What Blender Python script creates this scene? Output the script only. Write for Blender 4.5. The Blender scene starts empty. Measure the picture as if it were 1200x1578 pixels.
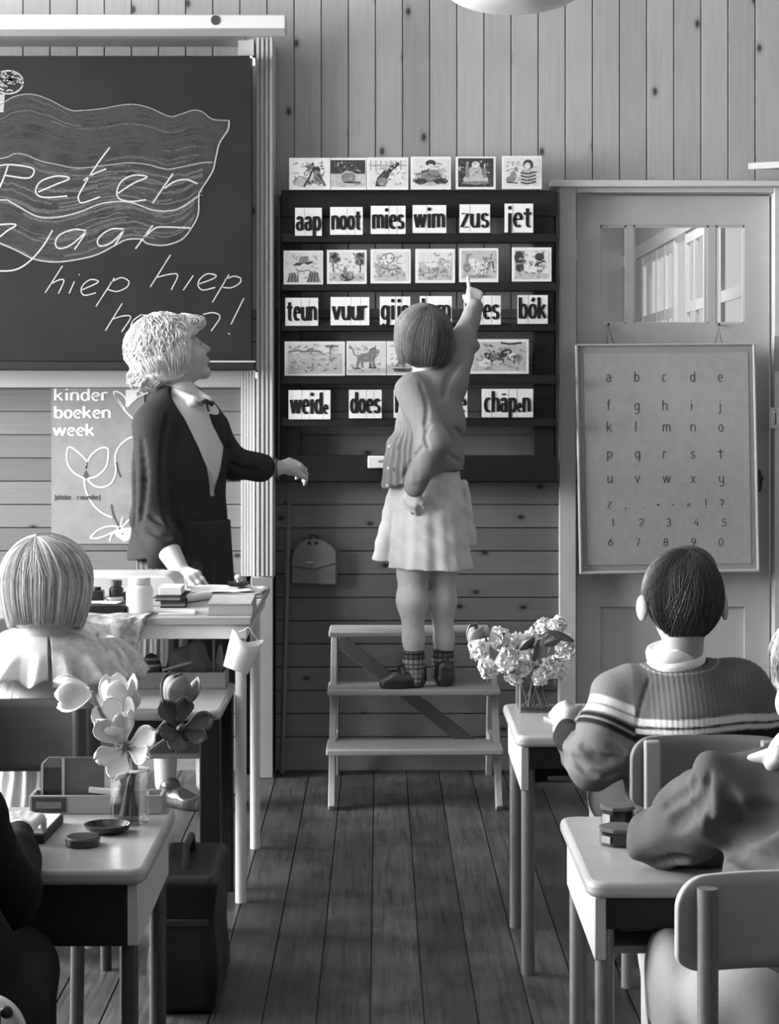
import bpy, bmesh, math, random
import numpy as np
from mathutils import Vector
random.seed(7); RNG = np.random.default_rng(7)
C = bpy.context.scene.collection
SC = bpy.context.scene

# ---------------------------------------------------------------- camera (shift lens, level, 1.3 m up)
CAMH, FPX, CX, CY = 1.296, 2900.0, 585.0, 620.0
cam_d = bpy.data.cameras.new('camera'); cam = bpy.data.objects.new('camera', cam_d); C.objects.link(cam)
cam.location = (0, 0, CAMH); cam.rotation_euler = (math.pi/2, 0, 0)
cam_d.sensor_fit = 'HORIZONTAL'; cam_d.sensor_width = 36; cam_d.lens = 36*FPX/1200
cam_d.shift_x = (600-CX)/1200; cam_d.shift_y = -(789-CY)/1200
cam_d.clip_start = .05; cam_d.clip_end = 60
SC.camera = cam

# ---------------------------------------------------------------- world, daylight, exposure
SC.view_settings.view_transform = 'Standard'; SC.view_settings.look = 'None'
SC.view_settings.gamma = 1.0; SC.view_settings.exposure = 0.84
SC.view_settings.use_curve_mapping = False
w = bpy.data.worlds.new('overcast_sky'); SC.world = w; w.use_nodes = True
bg = w.node_tree.nodes['Background']; bg.inputs[0].default_value = (1, 1, 1, 1); bg.inputs[1].default_value = .42
XL, XR, YB, YF, ZC = -4.9, 3.3, -2.6, 6.65, 3.35        # room box
WIN = [(4.75, 6.45), (2.75, 4.45), (.75, 2.45)]          # windows along the left wall (Y range)
WZ = (.95, 2.95)
def area(name, loc, direction, sx, sy, power):
    l = bpy.data.lights.new(name, 'AREA'); l.shape = 'RECTANGLE'; l.size = sx; l.size_y = sy; l.energy = power
    o = bpy.data.objects.new(name, l); C.objects.link(o); o.location = loc
    o.rotation_euler = Vector(direction).to_track_quat('-Z', 'Y').to_euler()
    return o
WIN_POWER = (600, 230, 75)
for (ya, yb), pw in zip(WIN, WIN_POWER):
    area('daylight', (XL-.35, (ya+yb)/2, (WZ[0]+WZ[1])/2+.1), (1, 0, -.12), 2.0, yb-ya, pw)
area('corridor_daylight', (2.72, 9.2, 1.7), (-1, 0, -.05), 1.8, 3.4, 10)
area('corridor_fill_light', (.75, 8.6, 2.86), (.25, .1, -1), .5, .9, 34)  # added fill with no fixture, brightens the corridor's window frames

# ---------------------------------------------------------------- helpers
def P(px, py, d):
    return np.array([(px-CX)*d/FPX, d, CAMH-(py-CY)*d/FPX])
def S(d): return FPX/d
def lerp(a, b, t): return a+(b-a)*t
def nrm(v):
    v = np.asarray(v, float); return v/np.linalg.norm(v)
def frame(f, up=(0, 0, 1)):
    f = nrm(f); r = nrm(np.cross(f, up)); u = np.cross(r, f)
    return np.stack([r, f, u], 1)               # columns right, forward, up

def nodes(m):
    m.use_nodes = True; t = m.node_tree; return t, t.nodes['Principled BSDF']
def N(t, typ, **kw):
    n = t.nodes.new(typ)
    for k, v in kw.items():
        if k.startswith('i_'):
            key = k[2:]; key = int(key) if key.isdigit() else key
            n.inputs[key].default_value = v
        else: setattr(n, k, v)
    return n
def mth(t, op, a, b=None, c=None):
    n = t.nodes.new('ShaderNodeMath'); n.operation = op
    for i, x in enumerate((a, b, c)):
        if x is None: continue
        if isinstance(x, (int, float)): n.inputs[i].default_value = x
        else: t.links.new(x, n.inputs[i])
    return n.outputs[0]
def ramp(t, src, stops):
    r = t.nodes.new('ShaderNodeValToRGB'); el = r.color_ramp.elements
    while len(el) < len(stops): el.new(.5)
    for e, (p, v) in zip(el, stops): e.position = p; e.color = (v, v, v, 1)
    t.links.new(src, r.inputs[0]); return r.outputs[0]
def texco(t, scale=(1, 1, 1), loc=(0, 0, 0)):
    tc = t.nodes.new('ShaderNodeTexCoord'); mp = t.nodes.new('ShaderNodeMapping')
    mp.inputs['Scale'].default_value = scale; mp.inputs['Location'].default_value = loc
    t.links.new(tc.outputs['Object'], mp.inputs[0]); return mp.outputs[0]
def noise(t, vec, scale, detail=3, rough=.55, dist=0):
    n = t.nodes.new('ShaderNodeTexNoise'); n.inputs['Scale'].default_value = scale
    n.inputs['Detail'].default_value = detail; n.inputs['Roughness'].default_value = rough
    n.inputs['Distortion'].default_value = dist
    t.links.new(vec, n.inputs['Vector']); return n.outputs['Fac']
def bump(t, b, src, strength, dist=.002):
    n = t.nodes.new('ShaderNodeBump'); n.inputs['Strength'].default_value = strength; n.inputs['Distance'].default_value = dist
    t.links.new(src, n.inputs['Height']); t.links.new(n.outputs[0], b.inputs['Normal'])
MATS = {}
def flat(name, tone, rough=.6, spec=.3, var=.12, scale=30, bmp=0, metal=0):
    if name in MATS: return MATS[name]
    m = bpy.data.materials.new(name); t, b = nodes(m); v = texco(t)
    n = noise(t, v, scale, 4)
    t.links.new(ramp(t, n, [(.25, tone*(1-var)), (.75, min(1, tone*(1+var)))]), b.inputs['Base Color'])
    b.inputs['Roughness'].default_value = rough; b.inputs['Specular IOR Level'].default_value = spec
    b.inputs['Metallic'].default_value = metal
    if bmp: bump(t, b, n, bmp)
    MATS[name] = m; return m
def wood(name, tone, var=.3, axis=0, fine=60, rough=.5, spec=.3, blotch=.25, bmp=.15):
    if name in MATS: return MATS[name]
    m = bpy.data.materials.new(name); t, b = nodes(m)
    s = [1, 1, 1]; s[axis] = .045
    n1 = noise(t, texco(t, tuple(s)), fine, 4, .6, .3)
    n2 = noise(t, texco(t), 3.2, 3)
    a = mth(t, 'MULTIPLY_ADD', n1, var*2, 1-var); c = mth(t, 'MULTIPLY_ADD', n2, blotch*2, 1-blotch)
    x = mth(t, 'MULTIPLY', mth(t, 'MULTIPLY', a, c), tone)
    cb = t.nodes.new('ShaderNodeCombineColor')
    for i in range(3): t.links.new(x, cb.inputs[i])
    t.links.new(cb.outputs[0], b.inputs['Base Color'])
    b.inputs['Roughness'].default_value = rough; b.inputs['Specular IOR Level'].default_value = spec
    if bmp: bump(t, b, n1, bmp, .001)
    MATS[name] = m; return m
def planks(name, tone, axis, pitch, phase, across, var=.16, grain=.22, knots=True, rough=.6, knot_scale=3.4, spec=.2, blotch=.12, cracks=False):
    """boards running along axis, side by side along `across`, each with its own tone, grain and knots"""
    m = bpy.data.materials.new(name); t, b = nodes(m)
    tc = t.nodes.new('ShaderNodeTexCoord'); sp = t.nodes.new('ShaderNodeSeparateXYZ'); t.links.new(tc.outputs['Object'], sp.inputs[0])
    q = mth(t, 'FLOOR', mth(t, 'DIVIDE', mth(t, 'SUBTRACT', sp.outputs[across], phase), pitch))
    wn = t.nodes.new('ShaderNodeTexWhiteNoise'); wn.noise_dimensions = '1D'; t.links.new(q, wn.inputs['W'])
    al = mth(t, 'ADD', sp.outputs[axis], mth(t, 'MULTIPLY', wn.outputs[0], 17.0))
    cv = t.nodes.new('ShaderNodeCombineXYZ'); t.links.new(mth(t, 'MULTIPLY', al, .05), cv.inputs[0]); t.links.new(sp.outputs[across], cv.inputs[1]); t.links.new(q, cv.inputs[2])
    n1 = noise(t, cv.outputs[0], 75, 4, .6, .6)
    cv2 = t.nodes.new('ShaderNodeCombineXYZ'); t.links.new(mth(t, 'MULTIPLY', al, .55), cv2.inputs[0]); t.links.new(sp.outputs[across], cv2.inputs[1]); t.links.new(mth(t, 'MULTIPLY', q, 3.3), cv2.inputs[2])
    n2 = noise(t, cv2.outputs[0], 4.5, 3)
    x = mth(t, 'MULTIPLY_ADD', wn.outputs[0], var*2, 1-var)
    x = mth(t, 'MULTIPLY', x, mth(t, 'MULTIPLY_ADD', n1, grain*2, 1-grain))
    x = mth(t, 'MULTIPLY', x, mth(t, 'MULTIPLY_ADD', n2, blotch*2, 1-blotch))
    if cracks:
        cc = t.nodes.new('ShaderNodeCombineXYZ'); t.links.new(mth(t, 'MULTIPLY', al, .035), cc.inputs[0]); t.links.new(sp.outputs[across], cc.inputs[1]); t.links.new(mth(t, 'MULTIPLY', q, 5.1), cc.inputs[2])
        x = mth(t, 'MULTIPLY', x, ramp(t, noise(t, cc.outputs[0], 120, 3, .6, 1.2), [(.30, .35), (.44, .85), (.52, 1), (.72, 1.0)]))
        x = mth(t, 'MULTIPLY', x, mth(t, 'MULTIPLY_ADD', ramp(t, noise(t, tc.outputs['Object'], 2.6, 5, .65), [(.4, 0), (.68, 1)]), .9, .75))
    if knots:
        kv = t.nodes.new('ShaderNodeCombineXYZ'); t.links.new(mth(t, 'MULTIPLY', al, .85), kv.inputs[0]); t.links.new(mth(t, 'ADD', mth(t, 'MULTIPLY', sp.outputs[across], 1.4), mth(t, 'MULTIPLY', wn.outputs[0], 9.0)), kv.inputs[1]); t.links.new(mth(t, 'MULTIPLY', q, 1.7), kv.inputs[2])
        vo = t.nodes.new('ShaderNodeTexVoronoi'); vo.voronoi_dimensions = '2D'; vo.inputs['Scale'].default_value = knot_scale; t.links.new(kv.outputs[0], vo.inputs['Vector'])
        k = ramp(t, vo.outputs['Distance'], [(.0, .12), (.024, .2), (.045, .8), (.09, 1)])
        x = mth(t, 'MULTIPLY', x, k)
    x = mth(t, 'MULTIPLY', x, tone)
    cb = t.nodes.new('ShaderNodeCombineColor')
    for i in range(3): t.links.new(x, cb.inputs[i])
    t.links.new(cb.outputs[0], b.inputs['Base Color'])
    b.inputs['Roughness'].default_value = rough; b.inputs['Specular IOR Level'].default_value = spec
    bump(t, b, n1, .12, .001)
    return m
def toned(name, rough=.7, spec=.2, var=.1, scale=60, bmp=.1, sheen=0):
    """albedo taken from the mesh's own tone attribute (dye, stripes, lips)"""
    if name in MATS: return MATS[name]
    m = bpy.data.materials.new(name); t, b = nodes(m)
    at = t.nodes.new('ShaderNodeAttribute'); at.attribute_name = 'tone'
    n = noise(t, texco(t), scale, 4)
    x = mth(t, 'MULTIPLY', at.outputs['Fac'], mth(t, 'MULTIPLY_ADD', n, var*2, 1-var))
    cb = t.nodes.new('ShaderNodeCombineColor')
    for i in range(3): t.links.new(x, cb.inputs[i])
    t.links.new(cb.outputs[0], b.inputs['Base Color'])
    b.inputs['Roughness'].default_value = rough; b.inputs['Specular IOR Level'].default_value = spec
    if bmp: bump(t, b, n, bmp, .002)
    MATS[name] = m; return m
def glass(name, rough=.02, tint=.92, refl=1.0):
    if name in MATS: return MATS[name]
    m = bpy.data.materials.new(name); m.use_nodes = True; t = m.node_tree; t.nodes.clear()
    o = t.nodes.new('ShaderNodeOutputMaterial'); mx = t.nodes.new('ShaderNodeMixShader')
    tr = t.nodes.new('ShaderNodeBsdfTransparent'); tr.inputs[0].default_value = (tint, tint, tint, 1)
    gl = t.nodes.new('ShaderNodeBsdfGlossy'); gl.inputs['Roughness'].default_value = rough
    lw = t.nodes.new('ShaderNodeLayerWeight'); fc = mth(t, 'MULTIPLY_ADD', mth(t, 'POWER', lw.outputs['Facing'], 4.0), .45, .04)
    t.links.new(mth(t, 'MULTIPLY', fc, refl), mx.inputs[0]); t.links.new(tr.outputs[0], mx.inputs[1]); t.links.new(gl.outputs[0], mx.inputs[2])
    t.links.new(mx.outputs[0], o.inputs[0]); MATS[name] = m; return m

def world_of(o):
    v = np.zeros(3)
    while o is not None: v += np.array(o.location); o = o.parent
    return v
def tag(o, label=None, cat=None, group=None, kind=None):
    if label: o['label'] = label
    if cat: o['category'] = cat
    if group: o['group'] = group
    if kind: o['kind'] = kind
    return o
def thing(name, label, cat, loc, group=None, kind=None):
    o = bpy.data.objects.new(name, None); C.objects.link(o); o.location = tuple(float(x) for x in loc)
    o.empty_display_size = .1
    return tag(o, label, cat, group, kind)
def link_mesh(name, me, mats, parent=None, origin=None):
    base = world_of(parent) if parent is not None else np.zeros(3)
    loc = np.zeros(3) if origin is None else np.asarray(origin, float)-base
    n = len(me.vertices); co = np.empty(n*3, np.float32); me.vertices.foreach_get('co', co)
    co = co.reshape(-1, 3)-(base+loc); me.vertices.foreach_set('co', co.astype(np.float32).ravel()); me.update()
    for m in (mats if isinstance(mats, (list, tuple)) else [mats]): me.materials.append(m)
    o = bpy.data.objects.new(name, me); C.objects.link(o); o.location = tuple(loc)
    if parent is not None: o.parent = parent
    return o

class MB:
    def __init__(s): s.v = []; s.f = []; s.m = []; s.mi = 0
    def add(s, vs, fs):
        k = len(s.v); s.v.extend([tuple(map(float, p)) for p in vs])
        for f in fs: s.f.append([i+k for i in f]); s.m.append(s.mi)
        return s
    def obox(s, c, ax, ay, az):
        c, ax, ay, az = (np.asarray(q, float) for q in (c, ax, ay, az))
        vs = [c+i*ax+j*ay+k*az for i in (-1, 1) for j in (-1, 1) for k in (-1, 1)]
        return s.add(vs, [(0, 1, 3, 2), (4, 6, 7, 5), (0, 4, 5, 1), (2, 3, 7, 6), (0, 2, 6, 4), (1, 5, 7, 3)])
    def box(s, x0, x1, y0, y1, z0, z1):
        return s.obox(((x0+x1)/2, (y0+y1)/2, (z0+z1)/2), ((x1-x0)/2, 0, 0), (0, (y1-y0)/2, 0), (0, 0, (z1-z0)/2))
    def bar(s, a, b, w, t, up=(0, 0, 1)):
        a, b = np.asarray(a, float), np.asarray(b, float); d = b-a; L = np.linalg.norm(d); d = d/L
        r = nrm(np.cross(d, up)) if abs(np.dot(d, nrm(up))) < .99 else np.array([1., 0, 0]); u = np.cross(r, d)
        return s.obox((a+b)/2, d*L/2, r*w/2, u*t/2)
    def prism(s, poly, vec):
        poly = [np.asarray(p, float) for p in poly]; vec = np.asarray(vec, float); n = len(poly)
        fs = [list(range(n)), list(range(2*n-1, n-1, -1))]+[[i, (i+1) % n, n+(i+1) % n, n+i] for i in range(n)]
        return s.add(poly+[p+vec for p in poly], fs)
    def ngon(s, pts): return s.add(pts, [list(range(len(pts)))])
    def tube(s, pts, r, n=8, cap=True, flat=None):
        pts = np.asarray(pts, float); m = len(pts); rr = np.full(m, r, float) if np.isscalar(r) else np.asarray(r, float)
        tg = np.gradient(pts, axis=0); tg /= np.linalg.norm(tg, axis=1)[:, None]+1e-12
        ref = np.array([0, 0, 1.]) if abs(tg[0][2]) < .9 else np.array([1., 0, 0])
        u = np.cross(tg[0], ref); u /= np.linalg.norm(u); vs = []
        an = np.arange(n)/n*2*math.pi
        for i in range(m):
            u = u-tg[i]*np.dot(u, tg[i]); u /= np.linalg.norm(u)+1e-12; v = np.cross(tg[i], u)
            vs.extend(pts[i]+rr[i]*(np.cos(a)*u+np.sin(a)*v*(flat or 1)) for a in an)
        fs = [[i*n+j, i*n+(j+1) % n, (i+1)*n+(j+1) % n, (i+1)*n+j] for i in range(m-1) for j in range(n)]
        if cap: fs += [list(range(n-1, -1, -1)), [(m-1)*n+j for j in range(n)]]
        return s.add(vs, fs)
    def lathe(s, c, prof, n=32, R=None, a0=0., sx=1, sy=1):
        c = np.asarray(c, float); R = np.eye(3) if R is None else R; vs = []; m = len(prof)
        for r, z in prof:
            for j in range(n):
                a = a0+j/n*2*math.pi; vs.append(c+R@np.array([r*sx*math.cos(a), r*sy*math.sin(a), z]))
        fs = [[i*n+j, i*n+(j+1) % n, (i+1)*n+(j+1) % n, (i+1)*n+j] for i in range(m-1) for j in range(n)]
        if prof[0][0] > 1e-6: fs.append(list(range(n-1, -1, -1)))
        if prof[-1][0] > 1e-6: fs.append([(m-1)*n+j for j in range(n)])
        return s.add(vs, fs)
    def ell(s, c, r, R=None, n=16):
        return s.lathe(c, [(max(1e-7, math.sin(math.pi*i/n))*1., -math.cos(math.pi*i/n)) for i in range(n+1)], n*2, (np.eye(3) if R is None else R)@np.diag(r))
    def grid(s, G, thick=0):
        G = np.asarray(G, float); a, b = G.shape[:2]
        fs = [[i*b+j, i*b+j+1, (i+1)*b+j+1, (i+1)*b+j] for i in range(a-1) for j in range(b-1)]
        return s.add(G.reshape(-1, 3), fs)
    def stroke(s, pts, y, w, nib=None, smooth=0):
        """a ribbon in the X-Z plane at depth y"""
        p = np.asarray(pts, float)
        if smooth: p = catmull(p, smooth)
        d = np.gradient(p, axis=0); L = np.linalg.norm(d, axis=1)[:, None]+1e-12; d = d/L
        nn = np.stack([-d[:, 1], d[:, 0]], 1)
        ww = np.full(len(p), w) if nib is None else nib+(w-nib)*np.abs(d[:, 1])**1.5
        a = p+nn*ww[:, None]/2; b = p-nn*ww[:, None]/2
        vs = [(q[0], y, q[1]) for q in a]+[(q[0], y, q[1]) for q in b]; n = len(p)
        return s.add(vs, [[i, i+1, n+i+1, n+i] for i in range(n-1)])
    def build(s, name, mats, parent=None, smooth=True, bevel=0, seg=2, angle=.6, origin=None, recalc=True, subsurf=0, solid=0):
        me = bpy.data.meshes.new(name); me.from_pydata(s.v, [], s.f)
        if s.mi or any(s.m): me.polygons.foreach_set('material_index', s.m)
        if recalc:
            bm = bmesh.new(); bm.from_mesh(me); bmesh.ops.recalc_face_normals(bm, faces=bm.faces); bm.to_mesh(me); bm.free()
        if smooth:
            me.polygons.foreach_set('use_smooth', [True]*len(me.polygons)); me.set_sharp_from_angle(angle=angle)
        o = link_mesh(name, me, mats, parent, origin)
        if solid: md = o.modifiers.new('solid', 'SOLIDIFY'); md.thickness = solid; md.offset = 0
        if bevel:
            md = o.modifiers.new('bevel', 'BEVEL'); md.width = bevel; md.segments = seg; md.limit_method = 'ANGLE'; md.angle_limit = .7
        if subsurf: md = o.modifiers.new('sub', 'SUBSURF'); md.levels = md.render_levels = subsurf
        return o
def catmull(p, k):
    p = np.asarray(p, float); q = np.vstack([2*p[0]-p[1], p, 2*p[-1]-p[-2]]); out = []
    for i in range(1, len(q)-2):
        for t in np.arange(k)/k:
            out.append(.5*((2*q[i])+(-q[i-1]+q[i+1])*t+(2*q[i-1]-5*q[i]+4*q[i+1]-q[i+2])*t*t+(-q[i-1]+3*q[i]-3*q[i+1]+q[i+2])*t**3))
    out.append(q[-2]); return np.array(out)

class SDF:
    """a sculpting grid: smooth unions of limbs and folds, meshed as one continuous surface"""
    def __init__(s, lo, hi, h=.004):
        s.lo = np.asarray(lo, float); s.h = h; s.n = np.ceil((np.asarray(hi)-s.lo)/h).astype(int)+1
        s.F = np.full(s.n, .06, np.float32)
    def sl(s, lo, hi):
        a = np.clip(np.floor((np.asarray(lo)-s.lo)/s.h).astype(int), 0, s.n-1); b = np.clip(np.ceil((np.asarray(hi)-s.lo)/s.h).astype(int)+1, 1, s.n)
        g = [(s.lo[i]+np.arange(a[i], b[i])*s.h).astype(np.float32) for i in range(3)]
        return (slice(a[0], b[0]), slice(a[1], b[1]), slice(a[2], b[2])), g[0][:, None, None], g[1][None, :, None], g[2][None, None, :]
    def op(s, lo, hi, fn, k=.01, mode='u'):
        sl, X, Y, Z = s.sl(np.asarray(lo)-k-3*s.h, np.asarray(hi)+k+3*s.h); A = s.F[sl]
        if A.size == 0: return s
        d = fn(X, Y, Z)
        if mode == 'u':
            h = np.clip(.5+.5*(A-d)/k, 0, 1); s.F[sl] = A+(d-A)*h-k*h*(1-h)
        elif mode == 's':
            h = np.clip(.5-.5*(A+d)/k, 0, 1); s.F[sl] = A+(-d-A)*h+k*h*(1-h)
        elif mode == 'add': s.F[sl] = A+d
        return s
    def cap(s, a, b, ra, rb=None, k=.012, mode='u'):
        a = np.asarray(a, float); b = np.asarray(b, float); rb = ra if rb is None else rb; R = max(ra, rb); ab = b-a; L2 = float(np.dot(ab, ab))+1e-12
        def fn(X, Y, Z):
            px, py, pz = X-a[0], Y-a[1], Z-a[2]
            t = np.clip((px*ab[0]+py*ab[1]+pz*ab[2])/L2, 0, 1)
            return np.sqrt((px-t*ab[0])**2+(py-t*ab[1])**2+(pz-t*ab[2])**2)-(ra+(rb-ra)*t)
        return s.op(np.minimum(a, b)-R, np.maximum(a, b)+R, fn, k, mode)
    def chain(s, pts, rs, k=.012):
        for i in range(len(pts)-1): s.cap(pts[i], pts[i+1], rs[i], rs[i+1], k)
        return s
    def ell(s, c, r, R=None, k=.012, mode='u'):
        c = np.asarray(c, float); R = np.eye(3) if R is None else np.asarray(R); r = np.asarray(r, float); m = float(r.max())
        def fn(X, Y, Z):
            x, y, z = X-c[0], Y-c[1], Z-c[2]
            a = [(x*R[0, i]+y*R[1, i]+z*R[2, i]) for i in range(3)]
            k0 = np.sqrt(sum((a[i]/r[i])**2 for i in range(3))); k1 = np.sqrt(sum((a[i]/r[i]**2)**2 for i in range(3)))
            return k0*(k0-1)/np.maximum(k1, 1e-6)
        return s.op(c-m, c+m, fn, k, mode)
    def hit(s, px, py):
        o = np.array([0, 0, CAMH]); dv = np.array([(px-CX)/FPX, 1., -(py-CY)/FPX])
        for d in np.arange(s.lo[1]-.02, s.lo[1]+s.n[1]*s.h+.02, s.h*.5):
            i = np.round((o+dv*d-s.lo)/s.h).astype(int)
            if (i >= 0).all() and (i < s.n).all() and s.F[tuple(i)] < 0: return o+dv*d
        return None
    def crease(s, pts, r=.004, k=.012, mode='s', sm=4):
        q = [p for p in (s.hit(*p) for p in catmull(np.array(pts, float), sm)) if p is not None]
        for a, b in zip(q[:-1], q[1:]):
            if np.linalg.norm(a-b) < .08: s.cap(a, b, r, r, k, mode)
        return s
    def mesh(s, name, mats, parent=None, tone=None, smooth=0, origin=None):
        F = s.F; F[0], F[-1] = .06, .06; F[:, 0], F[:, -1] = .06, .06; F[:, :, 0], F[:, :, -1] = .06, .06
        I = F < 0; nx, ny, nz = F.shape
        cnt = np.zeros((nx-1, ny-1, nz-1), np.uint8)
        for a in (0, 1):
            for b in (0, 1):
                for c in (0, 1): cnt += I[a:nx-1+a, b:ny-1+b, c:nz-1+c]
        act = (cnt > 0) & (cnt < 8); ii = np.argwhere(act); idx = np.full(act.shape, -1, np.int32); idx[act] = np.arange(len(ii))
        acc = np.zeros((len(ii), 3)); num = np.zeros(len(ii))
        cor = [(a, b, c) for a in (0, 1) for b in (0, 1) for c in (0, 1)]
        for p in cor:
            for ax in range(3):
                if p[ax]: continue
                q = list(p); q[ax] = 1
                fa = F[ii[:, 0]+p[0], ii[:, 1]+p[1], ii[:, 2]+p[2]]; fb = F[ii[:, 0]+q[0], ii[:, 1]+q[1], ii[:, 2]+q[2]]
                mk = (fa < 0) != (fb < 0); t = np.where(mk, fa/np.where(mk, fa-fb, 1), 0)
                pos = np.array(p, float)[None, :].repeat(len(ii), 0); pos[:, ax] += t
                acc += pos*mk[:, None]; num += mk
        V = s.lo+(ii+acc/num[:, None])*s.h; Q = []
        for ax in range(3):
            sh = [slice(1, -1)]*3; sh[ax] = slice(0, -1); sh2 = list(sh); sh2[ax] = slice(1, None)
            A, B = I[tuple(sh)], I[tuple(sh2)]; e = np.argwhere(A != B)
            if not len(e): continue
            off = np.array([1, 1, 1]); off[ax] = 0; g = e+off; inside = A[tuple(e.T)]
            o1, o2 = [(1, 2), (2, 0), (0, 1)][ax]; d1 = np.zeros(3, int); d2 = np.zeros(3, int); d1[o1] = 1; d2[o2] = 1
            c = [idx[tuple((g-d1-d2).T)], idx[tuple((g-d2).T)], idx[tuple(g.T)], idx[tuple((g-d1).T)]]
            q = np.stack(c, 1); q[~inside] = q[~inside][:, ::-1]; Q.append(q)
        Q = np.concatenate(Q); me = bpy.data.meshes.new(name)
        me.vertices.add(len(V)); me.vertices.foreach_set('co', V.astype(np.float32).ravel())
        me.loops.add(Q.size); me.loops.foreach_set('vertex_index', Q.astype(np.int32).ravel())
        me.polygons.add(len(Q)); me.polygons.foreach_set('loop_start', np.arange(0, Q.size, 4, dtype=np.int32)); me.polygons.foreach_set('loop_total', np.full(len(Q), 4, np.int32))
        me.update(calc_edges=True); me.validate()
        me.polygons.foreach_set('use_smooth', np.ones(len(me.polygons), bool))
        if tone is not None:
            at = me.attributes.new('tone', 'FLOAT', 'POINT'); tv = tone(V) if callable(tone) else np.full(len(V), tone)
            at.data.foreach_set('value', np.asarray(tv, np.float32))
        return link_mesh(name, me, mats, parent, origin)

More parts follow.
